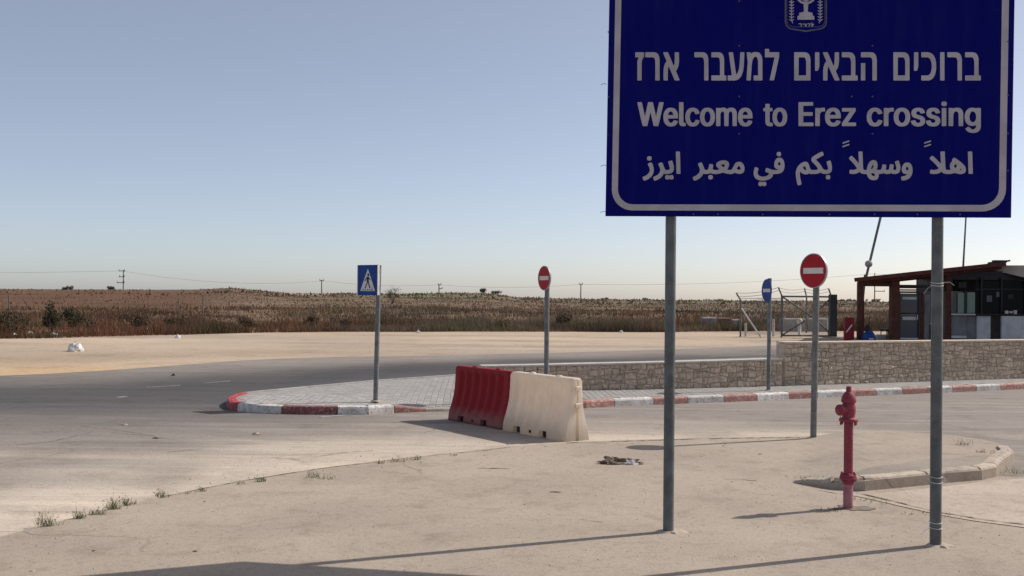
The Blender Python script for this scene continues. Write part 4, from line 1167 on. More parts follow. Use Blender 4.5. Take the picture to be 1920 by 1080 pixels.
rv = [(1386, 2), (1386, 86), (1386, 181), (1386, 251), (1597, 181), (1636, 86), (1636, 181), (1636, 251), (1300, 402), (1346, 402), (1430, 402), (1555, 402), (1640, 402), (1720, 402), (1800, 402),
      (1141, 182), (1139, 252), (1141, 60), (1890, 78), (1890, 178), (1890, 250), (1890, 320)]
ri = None
for x_, y_ in rv:
    u_, v_ = uv(x_, y_)
    p_ = BMl @ Vector((u_, v_, .001))
    if ri is None:
        q_ = Vector(nf).to_track_quat('Z', 'Y')
        mbr = MB().lathe([(.0065, 0), (.006, .002), (.003, .003)], n=8, axis=nf)
        ri = mbr.build('rivet', M['sign_grey'], board, p_)
    else:
        o = ri.copy(); C.objects.link(o); o.location = p_

for pb_, topx in ((pL, 1258), (pR, 1761)):
    b_ = pb_ - board.location
    lean = bv
    top = b_ + Vector((bu.x * .0, 0, 0)) + Vector((0, 0, 1)) * (BH + 2.26)
    MB().tube(b_ - Vector((0, 0, .05)), top, .0385, n=24).build('post', M['galv'], board)
    # concrete collar spilled round the foot
    P = []
    n_ = 18
    for k in range(n_):
        t = 2 * math.pi * k / n_
        r_ = .075 * rnd.uniform(.8, 1.35)
        P.append(b_ + Vector((math.cos(t) * r_ * 1.25 + .025, math.sin(t) * r_, .0)))
    Q = [Vector((b_.x, b_.y, 0)) + (p - b_) * .72 + Vector((0, 0, .012)) for p in P]
    MB().add(P + Q, [(k, (k + 1) % n_, n_ + (k + 1) % n_, n_ + k) for k in range(n_)] + [tuple(range(n_, 2 * n_))]).build('footing', M['gutter'], board)
    for v_ in (.25, .95, 1.65):
        cpt = BMl @ Vector((((b_ + board.location) - b0).dot(bu), v_, -.07))
        MB().lathe([(.0405, -.025), (.044, -.02), (.044, .02), (.0405, .025)], c=cpt, n=20).build('clamp', M['back_metal'], board)


def tie(parent, c, r, tail=None, m='tie'):
    mb = MB()
    n_ = 20
    P = [Vector(c) + Vector((math.cos(2 * math.pi * k / n_) * r, math.sin(2 * math.pi * k / n_) * r, .006 * math.sin(2 * math.pi * k / n_))) for k in range(n_ + 1)]
    mb.path(P, .0022, 5)
    if tail: mb.path([Vector(c) + Vector(t) for t in tail], .0013, 5)
    return mb.build('cable_tie', M[m], parent)


sR = 1.7 / 459
bR = pR - board.location
for py_, tl in ((895, [(.04, -.01, 0), (.055, -.02, -.012), (.05, -.02, -.05)]), (979, [(.04, -.01, 0), (.06, -.02, .01)]), (905, None), (989, [(-.04, -.01, .0), (-.09, -.03, -.02), (-.12, -.04, -.045)]),
               (536, [(.04, -.01, 0), (.08, -.02, .004), (.11, -.02, -.02)]), (541, [(-.04, -.01, 0), (-.07, -.02, -.02), (-.10, -.02, -.06)])):
    tie(board, bR + Vector((0, 0, (1023 - py_) * sR)), .0405, tl)
for px_, py_ in ((1137, 157), (1137, 310), (1136, 397)):
    p_ = on_board(px_, py_) - board.location
    tie_ = MB().path([p_ + bu * .0 - nf * .012, p_ - bu * .022 - nf * .012 + Vector((0, 0, .004)), p_ - bu * .042 - nf * .01 - Vector((0, 0, .006))], .0018, 5).build('wire_end', M['dark_frame'], board)


# ------------------------------------------------------------------ small road signs
def fdisc(r, z0, z1, n=40):
    return [(r * math.cos(2 * math.pi * k / n), r * math.sin(2 * math.pi * k / n)) for k in range(n)]


def face_mat(pos, yaw):
    """local x along the plate, y up, z out of the face; yaw 0 faces the viewer"""
    X_ = Vector((math.cos(yaw), math.sin(yaw), 0)); Z_ = Vector((math.sin(yaw), -math.cos(yaw), 0))
    return Matrix.Translation(pos) @ Matrix((X_, Vector((0, 0, 1)), Z_)).transposed().to_4x4()


def plate(poly, z0, z1, M_):
    n = len(poly)
    V_ = [M_ @ Vector((a_, b_, z0)) for a_, b_ in poly] + [M_ @ Vector((a_, b_, z1)) for a_, b_ in poly]
    return MB().add(V_, [tuple(reversed(range(n))), tuple(range(n, 2 * n))] + [(k, (k + 1) % n, n + (k + 1) % n, n + k) for k in range(n)])


def pole_part(root, h, lean, r=.038):
    MB().tube((0, 0, -.03), (lean[0] * h, lean[1] * h, h), r, n=18).build('pole', M['pole'], root)
    MB().tube((lean[0] * h, lean[1] * h, h), (lean[0] * h, lean[1] * h, h + .012), r * 1.06, n=18).build('pole_cap', M['black'], root)
    mb = MB().lathe([(r * 2.1, -.004), (r * 1.9, .008), (r * 1.1, .016)], n=14)
    mb.build('footing', M['kerb_plain'], root)


def no_entry(name, base, h, rad, yaw, label, lean=(0, 0)):
    root = empty(name, base, 0, label, 'traffic sign', 'small traffic signs on grey poles')
    pole_part(root, h - .07, lean)
    zc = h - rad * .92
    cen = Vector((lean[0] * zc, lean[1] * zc, zc))
    Z_ = Vector((math.sin(yaw), -math.cos(yaw), 0))
    FM = face_mat(cen + Z_ * .058, yaw)
    plate(fdisc(rad, 0, 0), -.004, 0, FM).build('disc', M['red_sign'], root)
    ring = MB()
    n = 40
    o1, i1 = fdisc(rad + .006, 0, 0, n), fdisc(rad - .004, 0, 0, n)
    V_ = [FM @ Vector((a_, b_, -.018)) for a_, b_ in o1] + [FM @ Vector((a_, b_, .002)) for a_, b_ in o1] + [FM @ Vector((a_, b_, .002)) for a_, b_ in i1]
    ring.add(V_, [(k, (k + 1) % n, n + (k + 1) % n, n + k) for k in range(n)] + [(n + k, n + (k + 1) % n, 2 * n + (k + 1) % n, 2 * n + k) for k in range(n)])
    ring.build('rim', M['back_metal'], root)
    bw2, bh2 = rad * .76, rad * .17
    plate([(-bw2, -bh2), (bw2, -bh2), (bw2, bh2), (-bw2, bh2)], .0005, .0025, FM).build('white_bar', M['white_sign'], root)
    for dz in (-rad * .45, rad * .45):
        MB().box((0, dz, -.036), (.11, .035, .030), M=FM).build('bracket', M['back_metal'], root)
    return root


no_entry('no_entry_sign', G(1024, 746, .108), 2.06, .188, R(-62), 'farther round red no entry sign standing behind the plastic barriers')
no_entry('no_entry_sign', G(1525, 822, .02), 2.215, .205, R(-58), 'nearer round red no entry sign beside the red hydrant', lean=(.012, 0))

# blue round sign, seen nearly edge on
bs_ = G(1441, 732, .108)
root = empty('blue_round_sign', bs_, 0, 'narrow looking blue round sign with white bar, turned almost edge on', 'traffic sign', 'small traffic signs on grey poles')
pole_part(root, 1.94, (.003, 0), .034)
yaw = R(-78)
Z_ = Vector((math.sin(yaw), -math.cos(yaw), 0))
FM = face_mat(Vector((0, 0, 1.74)) + Z_ * .05, yaw)
plate(fdisc(.20, 0, 0), -.004, 0, FM).build('disc', M['blue_sign'], root)
plate([(-.14, -.03), (.14, -.03), (.14, .03), (-.14, .03)], .0005, .0025, FM).build('white_bar', M['white_sign'], root)
MB().box((0, 0, -.03), (.10, .035, .03), M=FM).build('bracket', M['back_metal'], root)

# pedestrian crossing sign
ps = G(704, 752, .108)
root = empty('crosswalk_sign', ps, 0, 'blue square pedestrian crossing sign on grey pole near the kerb tip', 'traffic sign', 'small traffic signs on grey poles')
sc_ = ps.y / 2000
ph_ = 2.03
pole_part(root, ph_, (.016, 0), .036)
yaw = R(-40)
sh = .22
X_ = Vector((math.cos(yaw), math.sin(yaw), 0)); Z_ = Vector((math.sin(yaw), -math.cos(yaw), 0))
cen = Vector((.016 * ph_, 0, ph_ - sh + .01)) - X_ * (sh - .035) + Z_ * .055
FM = face_mat(cen, yaw)
plate(rrect(-sh, -sh, sh, sh, .015, 3), -.004, 0, FM).build('sign_plate', M['blue_sign'], root)
for sgn in (-1, 1):
    MB().box((sgn * (sh + .004), 0, -.010), (.010, 2 * sh + .012, .040), M=FM).build('flange', M['white_sign'], root)
    MB().box((0, sgn * (sh + .004), -.010), (2 * sh - .004, .010, .034), M=FM).build('flange', M['blue_sign'], root)
plate([(-.165, -.165), (.165, -.165), (0, .175)], .0005, .0022, FM).build('white_triangle', M['white_sign'], root)
# walking figure: head, body, two legs, two arms, stripes underfoot
wk = []
wk.append([(.012 + .022 * math.cos(2 * math.pi * k / 10), .078 + .022 * math.sin(2 * math.pi * k / 10)) for k in range(10)])
wk.append([(-.022, .05), (.02, .052), (.026, -.03), (-.018, -.032)])
fig = MB()
wk.append([(-.018, -.0325), (.004, -.031), (-.045, -.125), (-.068, -.125)])
wk.append([(.0045, -.031), (.026, -.0305), (.062, -.12), (.038, -.125)])
wk.append([(-.0225, .048), (-.0222, .022), (-.062, -.022), (-.074, -.012)])
wk.append([(.0205, .048), (.0235, .02), (.056, -.006), (.062, .008)])
for L in wk: 
    p_ = plate(L, .0026, .0036, FM)
    fig.add(p_.v, p_.f)
for k in range(5):
    x_ = -.115 + .05 * k
    p_ = plate([(x_, -.155), (x_ + .026, -.155), (x_ + .022, -.135), (x_ + .004, -.135)], .0026, .0036, FM)
    fig.add(p_.v, p_.f)
fig.build('walking_figure', M['black'], root)
for dz in (-.12, .12):
    MB().box((sh - .06, dz, -.030), (.14, .035, .026), M=FM).build('bracket', M['back_metal'], root)


# ------------------------------------------------------------------ plastic barriers
def barrier(L, mat, name_off):
    """one water filled unit, length along +x, foot on z=0"""
    prof = [(0.0, .200), (.035, .200), (.09, .194), (.15, .178), (.23, .150), (.31, .122), (.40, .100), (.52, .087), (.64, .079), (.70, .078), (.725, .070), (.738, .052)]
    xs_ = []
    slots = [(L * .26 - .07, L * .26 + .07), (L * .68 - .07, L * .68 + .07)]
    q = [0, .012, .03]
    q += list(np.linspace(.05, L - .05, 72)) + [L - .03, L - .012, L]
    for a_, b_ in slots: q += [a_ - .001, a_ + .001, b_ - .001, b_ + .001]
    q = sorted(q)
    V_, F_ = [], []
    rows_ = []
    for x in q:
        slot = any(a_ < x < b_ for a_, b_ in slots)
        e = min(x, L - x)
        es = .86 + .14 * min(1, e / .03)
        ph = (x - .10) / (L - .20) * 6
        rib = 0
        if 0 < ph < 6: rib = .5 - .5 * math.cos(2 * math.pi * ph)
        rib = min(1, rib * 1.25) ** 1.6
        row = []
        for sgn in (-1, 1):
            for z, hw in prof:
                env = float(sst(.10, .20, z) * sst(.70, .62, z))
                h = hw * es - .036 * rib * env
                zz = z
                if slot and z < .085: zz = .085
                if z > .7: zz = z - (.012 if e < .02 else 0)
                row.append((x, sgn * h, zz))
        rows_.append(row)
    k = len(prof)
    for r_ in rows_: V_ += r_
    n = 2 * k
    for i in range(len(rows_) - 1):
        for j in range(k - 1):
            a_ = i * n + j
            F_.append((a_, a_ + n, a_ + n + 1, a_ + 1))
            a_ = i * n + k + j
            F_.append((a_ + 1, a_ + n + 1, a_ + n, a_))
        F_.append((i * n + k - 1, (i + 1) * n + k - 1, (i + 1) * n + 2 * k - 1, i * n + 2 * k - 1))
        F_.append((i * n + k, (i + 1) * n + k, (i + 1) * n, i * n))
    mb = MB().add(V_, F_, True)
    # end walls with a moulded groove up the middle
    for x, sg in ((0, -1), (L, 1)):
        cols = [1.0, .62, .16, .10, -.10, -.16, -.62, -1.0]
        dep = [0, .004, .004, -.022, -.022, .004, .004, 0]
        P = []
        for z, hw in prof:
            for c_, d_ in zip(cols, dep): P.append((x + sg * d_, c_ * hw * .86, z - (.012 if z > .7 else 0)))
        m_ = len(cols)
        F2 = []
        for i in range(len(prof) - 1):
            for j in range(m_ - 1):
                f = (i * m_ + j, i * m_ + j + 1, (i + 1) * m_ + j + 1, (i + 1) * m_ + j)
                F2.append(f if sg < 0 else tuple(reversed(f)))
        mb.add(P, F2, False)
    return mb


A_ = G(838, 787, .004); B_ = G(1057, 829, .004)
ax = (B_ - A_).normalized()
perp = Vector((-ax.y, ax.x, 0))
if perp.x < 0: perp = -perp
tot = (B_ - A_).length
UL = tot / 2 - .004
rzb = math.atan2(ax.y, ax.x)
for k, (m_, lb, base_) in enumerate((('plastic_red', 'dark red ribbed plastic road barrier joined to the white one', A_), ('plastic_white', 'milky white plastic road barrier joined to the red one', A_ + ax * (tot / 2 + .002)))):
    jig = (0, .010)[k]
    root = empty('road_barrier', base_ + perp * (.20 + jig) - ax * 0, rzb + R((.6, -.4)[k]), lb, 'barrier', 'plastic road barriers standing end to end')
    barrier(UL, M[m_], 0).build('shell', M[m_], root)
    for x_ in (UL * .30, UL * .72):
        MB().lathe([(.040, 0), (.040, .012), (.030, .016)], c=(x_, 0, .737), n=14).build('filler_cap', M[m_], root)
    e = -.012 if k else UL + .0
    MB().box((UL + .012 if k else .0 - .012, 0, .62), (.030, .075, .05), bev=.01).build('coupling', M[m_], root)
    MB().box((UL + .012 if k else .0 - .012, 0, .42), (.030, .080, .05), bev=.01).build('coupling', M[m_], root)
    for x_ in (UL * .26, UL * .68): MB().box((x_, 0, .045), (.132, .30, .075)).build('fork_slot_shade', M['black'], root)  # black block stands in for the shadow inside each fork slot
    # bottom drain bung
    MB().lathe([(.02, 0), (.02, .012), (.012, .014)], c=(UL * .48, -.196, .05), n=10, axis=(0, -1, .1)).build('drain_plug', M['black'], root)

# ------------------------------------------------------------------ hydrant
hb = G(1590, 953, .02)
hy = empty('fire_hydrant', hb, R(0), 'slim crimson standpipe hydrant with one side outlet on the pavement', 'hydrant')
MB().lathe([(.040, -.03), (.040, .02), (.038, .03), (.038, .215)], n=20).build('lower_pipe', M['hydrant_low'], hy)
MB().lathe([(.044, .195), (.046, .20), (.046, .228), (.042, .232), (.066, .234), (.068, .238), (.068, .252), (.066, .255)], n=24).build('flange', M['hydrant'], hy)
MB().lathe([(.060, .2565), (.064, .258), (.064, .270), (.058, .273), (.040, .278)], n=24).build('flange', M['hydrant'], hy)
for k in range(6):
    t = 2 * math.pi * (k + .3) / 6
    MB().lathe([(.007, .222), (.009, .224), (.009, .286), (.006, .290)], c=(math.cos(t) * .055, math.sin(t) * .055, 0), n=6).build('bolt', M['hydrant'], hy)
MB().lathe([(.037, .272), (.036, .30), (.036, .68), (.038, .70)], n=20).build('barrel', M['hydrant'], hy)
MB().lathe([(.060, .698), (.074, .70), (.076, .706), (.076, .718), (.070, .724), (.052, .730), (.050, .745), (.054, .765), (.056, .80), (.052, .835), (.044, .850)], n=24).build('valve_body', M['hydrant'], hy)
for k in range(6):
    t = 2 * math.pi * (k + .1) / 6
    MB().lathe([(.008, .672), (.010, .675), (.010, .697), (.006, .6975)], c=(math.cos(t) * .063, math.sin(t) * .063, 0), n=6).build('bolt', M['hydrant'], hy)
MB().lathe([(.045, .848), (.056, .852), (.060, .862), (.058, .880), (.050, .905), (.040, .925), (.030, .935)], n=24).build('bonnet', M['hydrant'], hy)
MB().lathe([(.026, .934), (.023, .940), (.022, .975), (.018, .982)], n=6).build('operating_nut', M['hydrant'], hy)
od = Vector((-.86, -.51, 0)).normalized()
oc = Vector((0, 0, .795))
MB().lathe([(.034, .035), (.034, .070), (.040, .074), (.040, .082), (.036, .086)], c=oc, n=20, axis=od).build('outlet', M['hydrant'], hy)
MB().lathe([(.043, .0865), (.045, .090), (.045, .108), (.040, .113), (.016, .115), (.014, .130), (.009, .132)], c=oc, n=20, axis=od).build('outlet_cap', M['hydrant'], hy)
MB().path([oc + od * .10 + Vector((0, 0, -.042)), oc + od * .085 + Vector((0, 0, -.075)), oc + od * .055 + Vector((0, 0, -.085)), Vector((-.045, -.02, .722))], .003, 5).build('cap_chain', M['hydrant'], hy)
# disturbed dark earth round the foot
P = []
n_ = 22
for k in range(n_):
    t = 2 * math.pi * k / n_
    r_ = rnd.uniform(.07, .14)
    P.append(Vector((hb.x + math.cos(t) * r_ * 1.5 + .03, hb.y + math.sin(t) * r_ * .9, .0245)))
tag(MB().add(P, [tuple(range(n_))]).build('soil', simple('loose_soil', (.22, .18, .14), (.14, .115, .09), 25, .95, 0, 0, .6)), kind='stuff')


# ------------------------------------------------------------------ crumpled things
def crumple(name, c, sx, sy, sz, m, seed, label, cat, group=None, n=14, rough=.5, rz=0.0):
    r_ = random.Random(seed)
    bm_v = []
    ph = [(r_.uniform(2, 6), r_.uniform(0, 6.3), r_.uniform(2, 7), r_.uniform(0, 6.3)) for _ in range(4)]
    V_ = []
    for i in range(n + 1):
        th = math.pi / 2 * (i / n) * 1.0
        for j in range(2 * n):
            f = 2 * math.pi * j / (2 * n)
            rr = 1 + rough * (sum(math.sin(a_ * f + b_) * math.sin(c_ * th + d_) for a_, b_, c_, d_ in ph) / 4) + r_.uniform(-1, 1) * rough * .18
            V_.append((math.sin(math.pi / 2 - th) * math.cos(f) * sx / 2 * rr, math.sin(math.pi / 2 - th) * math.sin(f) * sy / 2 * rr, max(-.002, math.sin(th) * sz * rr)))
    k = 2 * n
    F_ = [(i * k + j, i * k + (j + 1) % k, (i + 1) * k + (j + 1) % k, (i + 1) * k + j) for i in range(n) for j in range(k)]
    o = MB().add(V_, F_).build(name, M[m])
    o.location = c
    o.rotation_euler = (0, 0, rz)
    return tag(o, label, cat, group)


rg = G(1163, 869, .021)
root = empty('rubbish_heap', rg, 0, 'flattened dirty cloth and paper lying on the pavement left of the post', 'rubbish')
for nm, dx, dy, s3, m_, sd in (('rag', -.07, 0, (.26, .16, .05), 'dark_rag', 3), ('rag', .09, .03, (.18, .12, .035), 'dark_rag', 5), ('paper_scrap', .10, -.05, (.11, .07, .035), 'paper', 8), ('rag', .17, -.02, (.12, .07, .018), 'dark_rag', 9), ('paper_scrap', -.10, -.06, (.10, .05, .025), 'dark_rag', 12)):
    o = crumple(nm, (dx, dy, 0), *s3, m_, sd, None, None, rough=1.0, n=8)
    o.parent = root
o = crumple('plastic_bag', G(141, 659, 0), .44, .34, .25, 'paper', 21, 'bulging white plastic bag lying on the sandy verge at left', 'rubbish', rough=.3, n=12)
lit = [(28, 628, .16, 'pale scrap at the foot of the scrub near the left frame edge'), (57, 625, .20, 'second scrap from the left along the red earth bank'), (100, 629, .26, 'flat pale scrap just above the big white bag'),
       (108, 628.5, .18, 'small scrap beside the flat one above the white bag'), (156, 622, .13, 'tiny scrap on the red bank right of the white bag'), (243, 624, .20, 'upright pale scrap left of the leaning utility pole scrub'),
       (275, 619, .20, 'pale square scrap caught in the scrub below the utility pole'), (333, 632, .22, 'white crumpled scrap out on the sand near scrub'), (420, 619, .12, 'lone white speck in scrub left of crossing sign'),
       (784, 622, .22, 'white scrap at the scrub edge right of the crossing sign'), (1165, 622, .20, 'pale scrap at the scrub edge left of the big post'), (325, 703, .09, 'small dark clod on the sand by the road bend')]
for k, (x_, y_, s_, lb) in enumerate(lit):
    p_ = G(x_, y_ + 2, 0)
    p_.z = float(terrain_z([p_.x], [p_.y])[0])
    o = crumple('litter', p_, s_ * .9, s_ * .7, s_ * .5, 'paper' if k != 11 else 'dark_rag', 40 + k, lb, 'litter', 'litter along the scrub edge', n=5, rough=.8)

# pebbles and clods on the road and pavement
st = [(697, 742, .0), (480, 815, .09), (292, 822, .07), (232, 797, .08), (366, 1034, .03), (60, 1071, .03), (1372, 904, .02), (1410, 906, .02), (1425, 852, .03), (1690, 829, .05), (1712, 829, .05), (1733, 831, .04), (176, 1033, .025), (1118, 930, .02)]
STL = ['', 'dark flat stone on the road below the red kerb tip', 'stone on the road, middle of the three left of the kerb tip', 'leftmost stone on the dusty road at left',
       'tiny stone low on the pavement left of the sign shadow', 'tiny stone at the bottom left corner of the pavement', 'pale stone left of the hydrant, left of a pair', 'pale stone left of the hydrant, right of a pair',
       'small stone on the pavement above the pair by the hydrant', 'first of three pale stones on the island far edge', 'second of three pale stones on the island far edge', 'third of three pale stones on the island far edge',
       'tiny stone on the pavement at lower left centre', 'tiny stone on the pavement left of the left sign post']
for k, (x_, y_, s_) in enumerate(st):
    if s_ == 0: continue
    onp = y_ > 850 or x_ > 1300
    p_ = G(x_, y_, .02 if onp else .004)
    crumple('pebble', p_, s_ * 1.2, s_ * .8, s_ * .25, 'kerb_plain' if k % 2 else 'dark_rag', 70 + k, STL[k], 'pebble', 'loose stones on the paving', n=4, rough=.6)
gm = MB()
for k in range(4500):
    x_ = rnd.uniform(-5, 8); y_ = rnd.uniform(5.8, 13.5)
    pt_ = (x_, y_)
    s_ = .0022 + .007 * rnd.random() ** 3
    if seg_dist(np.array([x_]), np.array([y_]), seam)[0] < .5 and rnd.random() < .7: s_ *= 1.7
    z_ = .021 if in_poly(x_, y_, np.array(ap)) else .005
    a_ = rnd.uniform(0, 6)
    P = [(x_ + s_ * math.cos(a_ + t), y_ + s_ * math.sin(a_ + t), z_ - .002) for t in (0, 2.1, 4.2)] + [(x_, y_, z_ + s_ * .8)]
    gm.add(P, [(0, 1, 3), (1, 2, 3), (2, 0, 3)])
tag(gm.build('grit', M['kerb_plain']), kind='stuff')

# ------------------------------------------------------------------ plants
def blades_mesh(name, base, top, width, tint, m='weed'):
    """triangle blades from arrays; base/top (n,3)"""
    n = len(base)
    dirv = top - base
    az = nrng.uniform(0, 2 * np.pi, n)
    side = np.c_[np.cos(az), np.sin(az), np.zeros(n)] * width[:, None] / 2
    V_ = np.empty((n * 3, 3))
    V_[0::3] = base - side; V_[1::3] = base + side; V_[2::3] = top
    me_ = bpy.data.meshes.new(name)
    me_.vertices.add(n * 3); me_.vertices.foreach_set('co', V_.ravel().astype(np.float32))
    me_.loops.add(n * 3); me_.loops.foreach_set('vertex_index', np.arange(n * 3, dtype=np.int32))
    me_.polygons.add(n); me_.polygons.foreach_set('loop_start', np.arange(0, n * 3, 3, dtype=np.int32))
    try: me_.polygons.foreach_set('loop_total', np.full(n, 3, dtype=np.int32))
    except Exception: pass
    ca = me_.color_attributes.new('tint', 'FLOAT_COLOR', 'POINT')
    c4 = np.c_[np.repeat(tint, 3, axis=0), np.ones(n * 3)]
    ca.data.foreach_set('color', c4.astype(np.float32).ravel())
    me_.materials.append(M[m])
    me_.update(calc_edges=True)
    me_.validate()
    return me_


def weeds(N, dmin, dmax, hmin, hmax, wmin, wmax, nm, thin=0.0):
    a = nrng.uniform(-.62, .62, N)
    dd = dmin + (dmax - dmin) * nrng.uniform(0, 1, N) ** 1.15
    y = base_dist(a) + dd + .0 * a
    x = a * y
    y = base_dist(a) + dd + 1.6 * (vnoise(x, y, 2.5, 11) - .5)
    x = a * y
    cl = vnoise(x, y, 1.7, 12); cl2 = vnoise(x, y, 5.5, 13); cl3 = vnoise(x, y, .55, 15)
    keep = nrng.uniform(0, 1, N) < np.clip(.25 + 1.3 * (cl * .6 + cl2 * .6 - .25), .06, 1) * (1 - thin)
    bare = sst(520, 330, 960 + 2000 * a) * sst(20, 30, y - base_dist(a))
    keep &= nrng.uniform(0, 1, N) > .7 * bare
    a, x, y, cl, cl2, cl3 = (v[keep] for v in (a, x, y, cl, cl2, cl3))
    n = len(x)
    px = 960 + 2000 * a
    z = terrain_z(x, y)
    h = (hmin + (hmax - hmin) * nrng.uniform(0, 1, n) ** 1.4) * (.3 + 1.2 * cl ** 1.3) * (.55 + .9 * vnoise(x, y, 3.1, 33))
    base = np.c_[x, y, z - .03]
    lean = nrng.normal(0, .28, (n, 2)) * h[:, None]
    top = np.c_[x + lean[:, 0], y + lean[:, 1], z + h]
    brown = np.array([.150, .085, .055]); straw = np.array([.215, .14, .09]); grey = np.array([.14, .115, .085]); red = np.array([.185, .092, .056]); green = np.array([.095, .10, .05])
    t = np.tile(brown, (n, 1))
    t = blend(t, straw, sst(.45, .8, cl) * .65 * (nrng.uniform(0, 1, n) < .6))
    t = blend(t, grey, sst(.4, .7, cl2) * .7 * sst(150, 700, px))
    t = blend(t, red, sst(.55, .3, cl2) * .75 * sst(1000, 100, px))
    t = blend(t, green, (sst(.55, .75, vnoise(x, y, 3, 17)) * .55))
    t *= (nrng.uniform(.75, 1.3, n) * (.55 + .9 * vnoise(x, y, 4.3, 31)) * (.7 + .6 * vnoise(x, y, 12, 32)))[:, None]
    w = nrng.uniform(wmin, wmax, n)
    tag(link(nm, blades_mesh(nm, base, top, w, t)), kind='stuff')


weeds(95000, -.3, 9, .22, .62, .025, .06, 'dry_weeds')
weeds(70000, 7, 34, .12, .34, .04, .09, 'dry_weeds')
weeds(45000, 30, 130, .08, .22, .09, .2, 'field_grass', .2)
weeds(26000, 110, 420, .15, .5, .25, .7, 'field_grass', .3)


def shrub(name, p, w_, h_, cols, label, cat='shrub', n=900, leaf=.07, group=None, trunk=True, tm='utility'):
    root = empty(name, p, 0, label, cat, group)
    r_ = np.random.default_rng(abs(hash((round(p[0], 2), round(p[1], 2)))) % 1000)
    K = 9
    cc = np.c_[r_.normal(0, .26, K) * w_, r_.normal(0, .26, K) * w_, (.35 + .5 * r_.uniform(0, 1, K)) * h_]
    rr = r_.uniform(.16, .34, K)
    k = r_.integers(0, K, n)
    off = r_.normal(0, 1, (n, 3)); off /= np.linalg.norm(off, axis=1)[:, None]
    off *= (r_.uniform(.2, 1, n) ** .5 * rr[k])[:, None]
    pos = cc[k] + off * np.array([w_, w_, h_])
    pos[:, 2] = np.clip(pos[:, 2], .02, None)
    d = r_.normal(0, 1, (n, 3)); d /= np.linalg.norm(d, axis=1)[:, None]
    t = np.array(cols)[r_.integers(0, len(cols), n)] * r_.uniform(.6, 1.4, n)[:, None]
    me_ = blades_mesh('foliage', pos, pos + d * leaf * 1.6, np.full(n, leaf), t)
    link('foliage', me_, root)
    if trunk:
        mb = MB()
        for q in range(5):
            c_ = cc[q]
            mb.tube((0, 0, -.05), (c_[0] * .8, c_[1] * .8, c_[2]), max(.012, .02 * h_), .006, 6)
        mb.build('stem', M[tm], root)
    return root


G1 = [(.05, .055, .032), (.065, .065, .04), (.04, .042, .028)]
G2 = [(.085, .06, .042), (.10, .075, .05), (.13, .09, .06)]


def on_ground(px, py, dist):
    p = at(px, py, dist)
    return Vector((p.x, p.y, float(terrain_z([p.x], [p.y])[0])))


for x_, dist, w_, h_, cols, lb in ((98, 43.5, .75, 1.25, G1, 'tallest dark green shrub in the dry scrub at far left'), (143, 44.5, 1.1, .95, G1, 'low spreading green shrub right of the tallest one'),
                                   (28, 42, 1.5, .95, G2 + G1, 'wide dark brown shrub at the left frame edge'), (250, 46, 1.3, .8, G2 + G2, 'dark shrub below the double armed utility pole'),
                                   (335, 48, 1.2, .65, G2, 'dark bushy clump midway between shrub line and kerb tip'), (460, 50, 1.1, .6, G2, 'dark clump just left of the crossing sign bearing'),
                                   (585, 52, .9, .6, G2, 'small rusty brown clump above the island'), (640, 52, .9, .6, G2, 'small rusty clump left of the crossing sign pole'),
                                   (735, 105, 1.6, 2.0, G1 + G2, 'leaning dark bush on the slope right of the crossing sign'), (947, 53, .8, .7, [(.3, .2, .13), (.2, .13, .09)], 'straw coloured tuft left of the far no entry sign'),
                                   (1060, 57, .9, .9, G2 + G1, 'brownish bush right of the far no entry sign')):
    p = on_ground(x_, 580, dist)
    shrub('shrub', p, w_, h_, cols, lb, n=700, leaf=.07, group='shrubs standing out of the dry scrub')

for x_, dist, w_, h_, lb in ((123, 300, 5, 2.4, 'small dark bush alone on the left skyline'), (208, 310, 4, 2.0, 'bush on the skyline just left of the utility pole'),
                             (905, 330, 4, 3.4, 'upright bush highest on the middle skyline'), (932, 330, 6, 2.2, 'dark bush where the middle hump drops away'),
                             (1135, 380, 4, 2.2, 'skyline bush right of the thin middle pole'), (1210, 380, 4, 2.4, 'skyline bush left of the big sign post'), (1345, 380, 12, 2.0, 'broad low bush on the right skyline'),
                             (1575, 380, 8, 3.3, 'rounded tree right of the gate post on the skyline'), (1595, 390, 7, 3.0, 'rounded tree left of the shelter corner on the skyline'), (1642, 380, 6, 3.2, 'tree at the foot of the pole seen through the shelter')):
    p = on_ground(x_, 555, dist)
    shrub('skyline_bush', p, w_ * .5, h_ * .42, [(.12, .115, .09), (.15, .14, .11)], lb, n=300, leaf=.35, group='bushes along the skyline')


